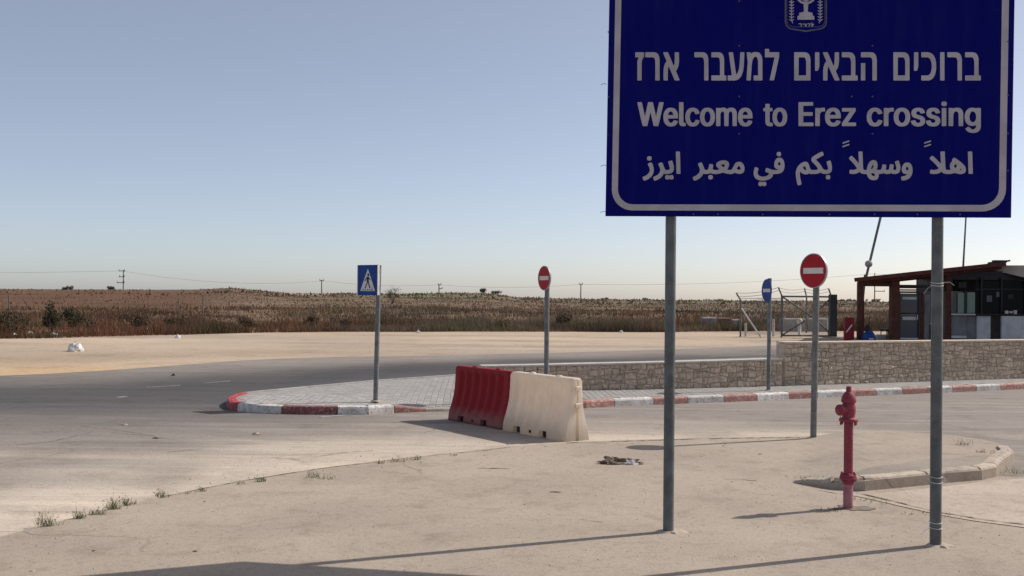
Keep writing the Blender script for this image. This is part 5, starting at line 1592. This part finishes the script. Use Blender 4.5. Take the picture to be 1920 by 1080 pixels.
def tuft(px, py, h_, n, spread, label, tall=0, z=.02, cols=None):
    p = G(px, py, z)
    h_ *= 1.25
    cols = cols or [(.10, .13, .05), (.16, .18, .08), (.24, .22, .12)]
    r_ = np.random.default_rng(int(px * 7 + py))
    b = np.c_[r_.normal(0, spread * .27, n), r_.normal(0, spread * .12, n), np.zeros(n)]
    hh = r_.uniform(.35, 1, n) * h_
    t = b + np.c_[r_.normal(0, .45, n) * hh, r_.normal(0, .35, n) * hh, hh]
    w = r_.uniform(.003, .007, n)
    if tall:
        k = min(n, tall)
        t[:k, 2] *= 1.9; w[:k] = .0035
        t[:k, :2] = b[:k, :2] + r_.normal(0, .012, (k, 2))
    # leaves up the blades
    m_ = n * 2
    src = r_.integers(0, n, m_)
    u_ = r_.uniform(.2, 1, m_)[:, None]
    lb_ = b[src] * (1 - u_) + t[src] * u_
    d = r_.normal(0, 1, (m_, 3)); d[:, 2] = abs(d[:, 2]) * .7
    d /= np.linalg.norm(d, axis=1)[:, None]
    lt = lb_ + d * r_.uniform(.008, .022, m_)[:, None]
    base = np.r_[b, lb_]; top = np.r_[t, lt]; ww = np.r_[w, r_.uniform(.005, .011, m_)]
    tt = np.array(cols)[r_.integers(0, len(cols), n + m_)] * r_.uniform(.7, 1.3, n + m_)[:, None]
    o = link('weed_tuft', blades_mesh('weed_tuft', base, top, ww, tt), None, p)
    tag(o, label, 'weed', 'green weeds growing in the pavement seam')


tuft(86, 986, .085, 60, .16, 'spiky green weed lowest along the pavement seam at left', tall=3)
tuft(150, 972, .06, 40, .06, 'narrow weed with tall thin stalk on the seam', tall=3)
tuft(181, 964, .045, 46, .14, 'low leafy weed between the stalk weed and the tallest clump')
tuft(213, 954, .085, 70, .15, 'tallest thick clump of weeds on the pavement seam', tall=4)
tuft(236, 948, .075, 30, .05, 'thin dark weed at the right end of the tallest clump', tall=2)
tuft(250, 945, .02, 14, .08, 'flat sprig on the seam right of the tallest clump')
tuft(302, 932, .065, 34, .12, 'forked weed near the middle of the left seam', tall=1)
tuft(355, 925, .02, 14, .14, 'faint low sprig on the seam below the road bend')
tuft(378, 921, .028, 20, .05, 'tiny sprig left of the dark gap in the seam')
tuft(452, 908, .02, 16, .10, 'flat dark weed pressed in the seam')
tuft(489, 903, .05, 34, .08, 'small bushy weed on the seam below the kerb')
tuft(588, 894, .05, 36, .18, 'weed at the left end of the broken seam patch', tall=2)
tuft(612, 898, .03, 30, .30, 'flat trailing weed inside the broken seam patch')
tuft(714, 869, .03, 22, .08, 'first of the low weeds under the red barrier shadow')
tuft(742, 866, .035, 34, .20, 'middle low weeds under the red barrier shadow')
tuft(780, 862, .045, 30, .12, 'feathery weed right of the low seam weeds')
tuft(850, 854, .02, 14, .10, 'flat weed on the seam near the barrier shadow end')
OLV = [(.20, .19, .07), (.28, .24, .10), (.34, .28, .15)]
tuft(1510, 898, .03, 50, .45, 'yellowish weed along the low left end of the bare kerb', z=.04, cols=OLV)
tuft(1806, 836, .075, 30, .12, 'dry dark weed on the far edge of the bare kerbed island', z=.10, tall=2, cols=[(.12, .10, .07), (.2, .17, .11)])
tuft(1838, 850, .045, 24, .10, 'dry weed on the island edge right of the dark one', z=.10, cols=OLV)
tuft(1870, 853, .04, 40, .25, 'reddish dry weed at the island corner', z=.10, cols=[(.28, .16, .10), (.34, .24, .15)])
tuft(1900, 888, .06, 50, .28, 'yellow green weed at the foot of the island corner kerb', z=.02, cols=OLV)
tuft(1560, 958, .02, 30, .22, 'dark weed remains at the left foot of the hydrant', z=.022, cols=[(.08, .07, .05), (.12, .10, .07)])
tuft(1640, 939, .012, 40, .5, 'mossy strip in the joint right of the hydrant', z=.022, cols=OLV)
tuft(1740, 964, .012, 36, .4, 'mossy strip in the joint left of the big post foot', z=.022, cols=OLV)


# ------------------------------------------------------------------ utility poles and wires
def upole(px, ytop, dist, arms, label):
    p = at(px, 550, dist)
    zg = float(terrain_z([p.x], [p.y])[0])
    zt = at(px, ytop, dist).z
    root = empty('utility_pole', (p.x, p.y, zg - .3), 0, label, 'utility pole', 'utility poles on the skyline')
    h = zt - zg + .3
    r = dist * .00042
    MB().tube((0, 0, 0), (0, 0, h), r * 1.3, r, 8).build('pole', M['utility'], root)
    for fz, l, r2 in arms:
        s_ = dist / 2000
        MB().box((l[0] * s_, 0, h - fz * s_), (l[1] * s_, r * 1.6, r * 1.6)).build('crossarm', M['utility'], root)
        for q in (-.45, .45):
            MB().tube(((l[0] + q * l[1]) * s_, 0, h - fz * s_), ((l[0] + q * l[1]) * s_, 0, h - fz * s_ + r * 4), r * .6, n=6).build('insulator', M['utility'], root)
    return Vector((p.x, p.y, zt))


t1 = upole(231, 506, 330, [(2, (-3, 12), 0), (13, (-3, 10), 0), (24, (-5, 14), 0)], 'tall utility pole with three short arms on the left skyline')
t2 = upole(603, 525, 360, [(1, (0, 8), 0)], 'faint thin pole left of the crossing sign')
t3 = upole(823, 533, 345, [(1, (1, 6), 0), (8, (3, 7), 0)], 'small pole with two arms left of the far no entry sign')
t4 = upole(1089, 532, 345, [(1, (0, 7), 0)], 'thin pole on the skyline right of the far no entry sign')
t5 = upole(1640, 512, 330, [(34, (9, 20), 0), (14, (0, 12), 0)], 'utility pole seen through the opening of the shelter')
t0 = Vector((t1.x - 160, t1.y + 10, t1.z + .5)); t6 = Vector((t5.x + 120, t5.y, t5.z))


def wires(pa, pb, dz, sag, label):
    n = 16
    for d_ in dz:
        P = []
        for i in range(n + 1):
            u_ = i / n
            p = pa.lerp(pb, u_)
            P.append(p + Vector((0, 0, d_ - sag * 4 * u_ * (1 - u_))))
        o = MB().path(P, .028, 4).build('overhead_wire', M['utility'])
        tag(o, label, 'wire', 'overhead wires between the utility poles')


wires(t0, t1, (-.3,), 1.4, 'thin wire running left out of frame from the three armed pole')
wires(t1, t2, (-.4,), 2.0, 'thin wire between the three armed pole and the faint thin pole')
wires(t2, t3, (-.2,), .9, 'thin wire passing behind the crossing sign')
wires(t3, t4, (-.2,), .9, 'thin wire passing behind the far no entry sign')
wires(t4, t5, (-.2,), 1.2, 'thin wire passing behind the big sign posts and gate')
wires(t5, t6, (-.3,), 1.2, 'thin wire hidden mostly by the timber shelter')

# ------------------------------------------------------------------ scrub field fence posts
for x_, dist, h_, lb in ((18, 56, 1.2, 'thin field post near the left frame edge'), (335, 62, 1.1, 'thin field post left of the paired ones'), (380, 60, 1.35, 'taller thin field post above the kerb tip'), (430, 63, 1.0, 'thin field post left of crossing sign hill')):
    p = on_ground(x_, 570, dist)
    mb = MB().tube((0, 0, -.1), (rnd.uniform(-.05, .05), 0, h_), .035, .03, 6)
    o = mb.build('field_post', M['utility'], None, p)
    tag(o, lb, 'post', 'thin posts in the dry field')

# ------------------------------------------------------------------ checkpoint: fence, gate, shelter, booth
YG = 47.5


def W(px, py, y=YG): return at(px, py, y)


def outrigger_post(px, ybot, ytop, tipx, tipy, label, y=YG, brace=None):
    b_ = W(px, ybot, y); b_.z = 0
    t_ = W(px, ytop, y)
    root = empty('fence_post', (b_.x, b_.y, 0), 0, label, 'fence post', 'cranked wire fence posts')
    h = t_.z
    MB().tube((0, 0, -.05), (0, 0, h), .04, n=8).build('upright', M['gate_metal'], root)
    k = W(tipx, tipy, y)
    MB().tube((0, 0, h - .02), (k.x - b_.x, -.05, k.z), .035, n=8).build('arm', M['gate_metal'], root)
    if brace:
        a1, a2 = W(*brace[0], y), W(*brace[1], y)
        MB().tube((a1.x - b_.x, -.04, a1.z), (a2.x - b_.x, -.5, 0.0), .035, n=8).build('brace', M['far_white'], root)
    return k


k1 = outrigger_post(1388, 636, 562, 1380, 549, 'left cranked fence post with long pale brace', brace=((1390, 578), (1422, 640)))
k2 = outrigger_post(1465, 636, 553, 1459, 539, 'cranked fence post at the left side of the gate')
k3 = outrigger_post(1512, 600, 556, 1508, 541, 'cranked fence post behind the middle of the gate', y=54)
k4 = outrigger_post(1558, 636, 555, 1553, 541, 'cranked fence post in front of the dark gate pillar', y=47.2)
mb = MB()
for a_, b_ in ((k1, k2), (k2, k3), (k3, k4)):
    for dz, f in ((0, 1), (-.14, .6)):
        n = 10
        P = [a_.lerp(b_, i / n) + Vector((0, 0, dz - .10 * 4 * (i / n) * (1 - i / n))) for i in range(n + 1)]
        mb.path(P, .010, 4)
tag(mb.build('barbed_wire', M['gate_metal']), 'thin strands of wire strung between the cranked posts', 'wire')
# chain link between the posts: thin diagonal wires
mb = MB()
x0, x1 = W(1388, 600).x, W(1463, 600).x
for i in range(60):
    xx = x0 + (x1 - x0) * i / 59
    mb.tube((xx, YG, .02), (xx + .8 if xx + .8 < x1 else x1, YG, 1.75 if xx + .8 < x1 else .02 + 1.73 * (x1 - xx) / .8), .004, n=3, caps=False)
for z_ in (.9, 1.72): mb.tube((x0, YG, z_), (x1, YG, z_), .010, n=4)
tag(mb.build('chain_fence', M['gate_metal']), 'nearly see-through wire mesh between left fence post and gate', 'fence')

g0, g1 = W(1466, 634), W(1560, 634)
gt = empty('gate', (g0.x, YG, 0), 0, 'grey tube framed mesh gate with crossed braces', 'gate')
gw, gh = g1.x - g0.x, W(1500, 556).z
zb = .06
for a_, b_, nm in (((0, 0, zb), (0, 0, gh), 'frame_upright'), ((gw - .1, 0, zb), (gw - .1, 0, gh), 'frame_upright'), ((0, 0, gh), (gw - .1, 0, gh), 'frame_rail'), ((0, 0, zb + .02), (gw - .1, 0, zb + .02), 'frame_rail')):
    MB().tube(a_, b_, .045 if nm == 'frame_upright' else .04, n=8).build(nm, M['gate_metal'], gt)
MB().tube((.05, -.02, gh - .05), (gw * .62, -.02, gh * .5), .035, n=8).build('brace', M['gate_metal'], gt)
MB().tube((.05, .0, .12), (gw * .45, .0, gh * .40), .035, n=8).build('brace', M['gate_metal'], gt)
MB().tube((gw * .62, -.02, gh * .5), (gw - .15, -.02, .25), .035, n=8).build('brace', M['gate_metal'], gt)
MB().tube((gw * .75, .0, gh * .7), (gw - .12, .0, gh - .1), .03, n=8).build('brace', M['gate_metal'], gt)
mb = MB()
for i in range(34):
    x_ = gw * (i + .5) / 34
    for sg in (-1, 1):
        xa, za = x_, .1
        xb = x_ + sg * (gh - .15) * .8
        zb_ = gh - .05
        if xb < .03: zb_ = za + (zb_ - za) * (x_ - .03) / (x_ - xb); xb = .03
        if xb > gw - .13: zb_ = za + (zb_ - za) * (gw - .13 - x_) / (xb - x_); xb = gw - .13
        if x_ > gw - .15 and sg > 0: continue
        mb.tube((xa, .02 * sg, za), (xb, .02 * sg, zb_), .0035, n=3, caps=False)
mb.build('mesh_infill', M['gate_metal'], gt)
pp = W(1561, 637, 47.3)
o = MB().box((0, 0, W(1560, 552, 47.3).z / 2), (.30, .30, W(1560, 552, 47.3).z), bev=.02).build('gate_pillar', simple('dark_pillar', (.07, .078, .08), (.05, .055, .058), 3, .7), None, (pp.x, 47.3 + .0, 0))
tag(o, 'thick dark pillar at the right side of the gate', 'pillar')
for x_, yt, w_, lb, yy_ in ((1398, 606, .10, 'short white post under the pale brace', 47.9), (1450, 598, .11, 'short white post behind the blue round sign pole', 48.5), (1553, 598, .10, 'short white post just left of the gate pillar', 50)):
    b_ = W(x_, 630, yy_)
    o = MB().tube((0, 0, -.02), (0, 0, W(x_, yt, yy_).z), w_ / 2, n=10).build('white_post', M['far_white'], None, (b_.x, yy_, 0))
    tag(o, lb, 'post', 'short white posts round the gate')
b_ = W(1499, 630, 48.8)
root = empty('white_bollard', (b_.x, 48.8, 0), 0, 'white bollard with rounded head behind the gate mesh', 'bollard')
hh = W(1499, 602, 48.8).z
MB().lathe([(.11, 0), (.11, .05), (.075, .08), (.075, hh - .1)], n=14).build('shaft', M['far_white'], root)
MB().lathe([(.08, hh - .1), (.13, hh - .08), (.14, hh), (.11, hh + .08), (.04, hh + .12)], n=14).build('head', M['far_white'], root)

for (xa, xb, yt, yb_, m_, lb, dist) in ((1318, 1344, 595, 617, 'block', 'pale grey concrete block left of the cranked post', 58), (1346, 1371, 596, 617, 'block_brown', 'brown stained block between two grey ones', 58.3), (1373, 1392, 599, 618, 'block', 'grey block partly behind the cranked post', 58.6),
                                        (1470, 1512, 597, 620, 'block', 'grey block behind the left half of the gate', 56), (1515, 1558, 597, 620, 'block', 'grey block behind the right half of the gate', 56.3)):
    pa, pb, pt_ = W(xa, 610, dist), W(xb, 610, dist), W(xa, yt, dist)
    hh = max(.4, pt_.z)
    o = MB().box((0, 0, hh / 2), (pb.x - pa.x, 1.0, hh), bev=.05).build('concrete_block', M[m_], None, ((pa.x + pb.x) / 2, dist + .5, 0))
    tag(o, lb, 'concrete block', 'concrete blocks along the scrub edge')

# red box with a pale slash
YB = 44.0
a_, b_ = W(1583, 636, YB), W(1600, 636, YB)
root = empty('red_board', ((a_.x + b_.x) / 2, YB, 0), 0, 'upright dark red board with pale diagonal slash by the shelter corner', 'board')
bw2 = (b_.x - a_.x)
bh2 = W(1590, 595, YB).z
MB().box((0, 0, bh2 / 2), (bw2, .22, bh2), bev=.01).build('panel', M['red_box'], root)
mb = MB()
mb.add([(-bw2 * .42, -.114, bh2 * .40), (-bw2 * .36, -.114, bh2 * .34), (bw2 * .30, -.114, bh2 * .66), (bw2 * .24, -.114, bh2 * .72)], [(0, 1, 2, 3)])
mb.build('slash', M['white_sign'], root)

# timber shelter
sh_ = empty('timber_shelter', (W(1690, 640, YB).x, YB, 0), 0, 'open shelter of red brown timber posts under a sloping roof', 'shelter')


def SP(px, py, y=YB):
    p = at(px, py, y)
    return Vector((p.x - sh_.location.x, p.y - sh_.location.y, max(p.z, 0)))


def post(px, w_, ytop, y=YB, nm='post'):
    p = SP(px, ytop, y)
    ww = w_ * y / 2000
    MB().box((p.x, p.y, p.z / 2), (ww, ww, p.z)).build(nm, M['wood'], sh_)


post(1612.5, 9, 529); post(1677, 15, 528); post(1778, 9, 506)
post(1616, 7, 532, 47.5); post(1784, 8, 510, 47.5)
r0, r1 = SP(1603, 527), SP(1884, 497)
dx_, dz_ = r1.x - r0.x, r1.z - r0.z
ra = math.atan2(dz_, dx_)
RL = math.hypot(dx_, dz_)
SHR = Matrix.Identity(4)
SHR[0][1] = .36                      # the roof is a parallelogram in plan
RM = Matrix.Translation(r0) @ SHR @ Matrix.Rotation(-ra, 4, 'Y')
MB().box((RL / 2, 1.6, .06), (RL, 4.4, .09), M=RM).build('roof', M['wood'], sh_)
MB().box((RL * .96, -.2, .15), (.9, .5, .06), M=RM).build('roof_flashing', M['dark_frame'], sh_)
MB().box((RL / 2, -.66, .035), (RL - .02, .10, .16), M=RM).build('fascia', M['wood'], sh_)
for k_ in range(3):
    MB().box((RL / 2, -.1 + 1.7 * k_, -.075), (RL - .3, .12, .17), M=RM).build('beam', M['wood'], sh_)
for k_ in range(12):
    MB().box((.3 + (RL - .6) * k_ / 11, 1.6, -.02), (.09, 4.1, .06), M=RM).build('rafter', M['wood'], sh_)
a_ = SP(1608, 533); b_ = SP(1684, 533)
MB().box(((a_.x + b_.x) / 2, .02, a_.z), (b_.x - a_.x, .16, .16)).build('beam', M['wood'], sh_)
a_ = SP(1686, 537); b_ = SP(1776, 537)
MB().box(((a_.x + b_.x) / 2, .3, a_.z), (b_.x - a_.x, .2, .15)).build('beam', M['dark_frame'], sh_)
a_ = SP(1686, 543.5); b_ = SP(1776, 543.5)
MB().box(((a_.x + b_.x) / 2, .1, a_.z), (b_.x - a_.x, .12, .06)).build('beam', M['dark_frame'], sh_)

# glazed door in the shelter
dr = empty('glazed_door', (W(1706, 640, YB).x, YB + .15, 0), 0, 'dark framed glass door between the shelter posts', 'door')
dw = 40 * YB / 2000
dh = W(1706, 546, YB).z
for x_ in (-dw / 2 + .04, dw / 2 - .04): MB().box((x_, 0, dh / 2), (.08, .08, dh)).build('stile', M['dark_frame'], dr)
for z_ in (.05, dh * .56, dh - .04): MB().box((0, 0, z_), (dw - .16, .078, .08)).build('rail', M['dark_frame'], dr)
MB().box((0, .0, dh * .29), (dw - .165, .02, dh * .48)).build('pane', M['grey_glass'], dr)
MB().box((0, .0, dh * .77), (dw - .165, .02, dh * .37)).build('pane', M['grey_glass'], dr)
for z_, h_ in ((dh * .46, .14), (dh * .86, .11)):
    MB().box((0.03, -.016, z_), (dw - .30, .008, h_)).build('sticker', M['white_panel'], dr)
MB().box((0, -.06, .12), (dw - .14, .02, .06)).build('kick_plate', M['white_panel'], dr)
MB().box((dw / 2 - .10, -.06, dh * .48), (.03, .04, .22)).build('handle', M['white_panel'], dr)
# turnstile column right of the door
cx = empty('turnstile_column', (W(1736, 640, YB).x, YB + .1, 0), 0, 'brown and grey column with cable and dark box right of the glass door', 'column')
MB().box((-.12, 0, dh / 2), (.12, .14, dh)).build('timber', M['wood'], cx)
MB().box((.07, .02, dh * .47), (.24, .10, dh * .94)).build('panel', M['grey_panel'], cx)
MB().box((.26, -.02, .36), (.16, .16, .72)).build('box', M['dark_frame'], cx)
MB().box((.26, -.02, .76), (.14, .14, .07)).build('lid', M['white_panel'], cx)
mb = MB().path([Vector((-.02, -.08, 1.25)), Vector((.05, -.1, 1.55)), Vector((.22, -.1, 1.75)), Vector((.42, -.1, 1.9))], .022, 6)
mb.path([Vector((.12, -.1, 1.3)), Vector((.16, -.11, 1.0)), Vector((.20, -.11, .8))], .018, 6)
mb.build('cable', M['grey_panel'], cx)

# booth
bt = empty('guard_booth', (W(1860, 640, 44).x, 44, 0), 0, 'guard booth with dark windows over white panels and beige roof', 'booth')


def BP(px, py, y=44.0):
    p = at(px, py, y)
    return Vector((p.x - bt.location.x, p.y - bt.location.y, max(p.z, 0)))


def bpanel(xa, xb, ya, yb, m, nm, y=44.0, th=.10):
    a_, b_ = BP(xa, ya, y), BP(xb, yb, y)
    w2, h2 = b_.x - a_.x, a_.z - b_.z
    return MB().box(((a_.x + b_.x) / 2, a_.y + th / 2, (a_.z + b_.z) / 2), (w2, th, h2)).build(nm, M[m], bt)


zsill = BP(1850, 592).z
bpanel(1786, 1812, 546, 588, 'grey_glass', 'pane')
bpanel(1784, 1812, 589, 628, 'grey_panel', 'wall_panel')
bpanel(1784, 1812, 629, 634, 'white_panel', 'skirting', 43.96)
bpanel(1784, 1812, 634.5, 641, 'grey_panel', 'wall_panel')
bpanel(1796, 1809, 549, 587, 'green_reflection_glass', 'pane', 43.93, .04)
bpanel(1809.3, 1812.7, 545, 590, 'dark_frame', 'window_frame', 43.88, .14)
bpanel(1813.5, 1828, 548, 587, 'green_reflection_glass', 'pane', 43.95, .05)
bpanel(1784, 1830, 588, 591, 'white_panel', 'sill', 43.85, .2)
bpanel(1812.5, 1832, 592.5, 641, 'grey_panel', 'wall_panel', 44.1)
bpanel(1832.3, 1857, 592.5, 641, 'white_panel', 'wall_panel', 44.0)
bpanel(1857.3, 1878, 592.5, 641, 'brown_panel', 'wall_recess', 44.3)
bpanel(1878.3, 1960, 592.5, 641, 'white_panel', 'wall_panel', 43.8)
bpanel(1960.3, 2040, 592.5, 641, 'white_panel', 'wall_panel', 43.8)
for xa, xb in ((1829, 1839), (1841.5, 1877), (1881, 1922), (1925, 1980), (1983, 2039)):
    bpanel(xa, xb, 527, 588, 'dark_glass', 'pane', 44.05, .03)
for xa in (1839.3, 1877.3, 1922.3, 1980.3, 2039.3):
    bpanel(xa, xa + 2.6, 520, 590, 'dark_frame', 'mullion', 43.97, .12)
bpanel(1829, 2042, 588.3, 592, 'dark_frame', 'sill', 43.85, .25)
bpanel(1784, 2042, 508, 526.5, 'dark_frame', 'header', 44.1, .12)
for xa, xb in ((1829, 1839), (1841.5, 1877), (1881, 1922), (1925, 1980), (1983, 2039)):
    bpanel(xa, xb, 541, 543.5, 'dark_frame', 'transom', 43.99, .05)
bpanel(1850, 1860, 554, 566, 'grey_glass', 'monitor', 44.02, .02)
bpanel(1868, 1874, 547, 557, 'grey_glass', 'notice', 44.02, .02)
bpanel(1890, 1900, 552, 560, 'dark_frame', 'notice', 44.02, .02)
bpanel(1798, 1812, 529, 540, 'black', 'air_vent', 43.9, .1)
# side and back walls
a_, b_ = BP(1786, 505), BP(2042, 505)
MB().box((a_.x + .06, 2.0, a_.z / 2), (.1, 3.6, a_.z)).build('side_wall', M['dark_frame'], bt)
MB().box((b_.x - .06, 2.0, a_.z / 2), (.1, 3.6, a_.z)).build('side_wall', M['white_panel'], bt)
MB().box(((a_.x + b_.x) / 2, 3.9, a_.z / 2), (b_.x - a_.x, .1, a_.z)).build('back_wall', M['grey_panel'], bt)
# beige roof slab, overhanging towards the road and dropping to the right
q0, q1, q2, q3 = BP(1858, 497.5, 44.4), BP(1858, 505, 44.4), BP(2060, 497.0, 42.2), BP(2060, 558, 42.2)
zz = q0.z
mb = MB()
fr = [(BP(1858, 497.5, 44.4)), (BP(1858, 505.5, 44.4)), (BP(2060, 553, 41.8)), (BP(2060, 497.5, 41.8))]
bk = [Vector((p.x + .2, 4.4, p.z if i in (0, 3) else fr[1].z)) for i, p in enumerate(fr)]
mb.add(fr + bk, [(0, 1, 2, 3), (0, 3, 7, 4), (3, 2, 6, 7), (1, 5, 6, 2), (0, 4, 5, 1), (4, 7, 6, 5)])
mb.build('roof', M['beige'], bt)
for x_ in (1885, 1893, 1901):
    p = BP(x_, 587.5, 43.9)
    MB().box((p.x, p.y - .1, p.z + .05), (.12, .1, .08 + .04 * (x_ % 3))).build('desk_item', M['white_panel'], bt)
p = BP(1872, 494, 44.2)
MB().box((p.x, p.y - .1, r1.z + .15), (.5, .3, .10)).build('roof_unit', M['dark_frame'], bt)

# blue cover with black neck, white block, chair, floor slab
b_ = W(1629, 641, 43.6)
root = empty('covered_cone', (b_.x, 43.6, 0), 0, 'rounded blue cover with black neck and thin stick, under the shelter', 'covered object')
MB().lathe([(.27, 0), (.285, .08), (.27, .20), (.21, .34), (.13, .43), (.10, .46)], n=14).build('cover', M['blue_bag'], root)
MB().lathe([(.11, .44), (.12, .50), (.10, .60), (.06, .66), (.04, .70)], c=(-.06, 0, 0), n=12).build('neck', M['black'], root)
MB().tube((-.02, .0, .5), (.03, 0, 1.02), .016, n=6).build('stick', M['dark_frame'], root)
MB().box((.02, -.272, .12), (.20, .012, .06)).build('white_mark', M['white_panel'], root)
b_ = W(1655, 641, 44.6)
o = MB().box((0, 0, .13), (.52, .3, .26), bev=.03).build('pale_block', M['beige'], None, (b_.x, 44.6, 0))
tag(o, 'low pale block between blue cover and thick timber post', 'block')
b_ = W(1667, 641, 44.5)
root = empty('dark_chair', (b_.x, 44.7, 0), R(-70), 'dark chair tucked behind the thick timber post', 'chair')
MB().box((0, 0, .45), (.46, .46, .07), bev=.02).build('seat', M['black'], root)
MB().box((0, .22, .82), (.42, .06, .52), bev=.01).build('backrest', M['grey_panel'], root)
for sx in (-1, 1):
    for sy in (-1, 1): MB().tube((sx * .19, sy * .19, 0), (sx * .18, sy * .18, .42), .022, n=6).build('leg', M['black'], root)
o = MB().box((0, 0, .02), (22, 7, .08)).build('checkpoint_slab', M['gutter'], None, (W(1603, 641, 44).x + 10.8, 46.6, 0))
tag(o, kind='structure')
# raised arm with disc, antenna
a_, b_ = W(1622, 528, 45.5), W(1660, 370, 45.5)
root = empty('raised_boom', (a_.x, 45.5, 0), 0, 'thin pole leaning behind the shelter with small round weight', 'barrier arm')
MB().tube((-.1, .4, 0), (0, 0, a_.z + .3), .05, n=8).build('mount', M['gate_metal'], root)
MB().tube((0, 0, a_.z), (b_.x - a_.x, 0, b_.z), .055, n=8).build('arm', M['gate_metal'], root)
c_ = W(1627, 495, 45.5)
MB().lathe([(.02, -.07), (.15, -.05), (.15, .05), (.02, .07)], c=(c_.x - a_.x, -.12, c_.z), n=16, axis=(0, 1, 0)).build('round_weight', simple('round_weight', (.42, .38, .35), (.3, .27, .25), 4), root)
a_, b_ = W(1805.5, 505, 45.0), W(1813, 370, 45.0)
root = empty('roof_antenna', (a_.x, 45.0, a_.z - .1), 0, 'thin straight antenna rising from the shelter roof', 'antenna')
MB().tube((0, 0, 0), ((b_.x - a_.x), 0, b_.z - a_.z), .045, .03, n=8).build('mast', M['gate_metal'], root)
MB().box((0, 0, .03), (.25, .25, .08)).build('foot', M['gate_metal'], root)

for o in list(bpy.data.objects):
    if o.type == 'MESH' and not o.data.users: pass
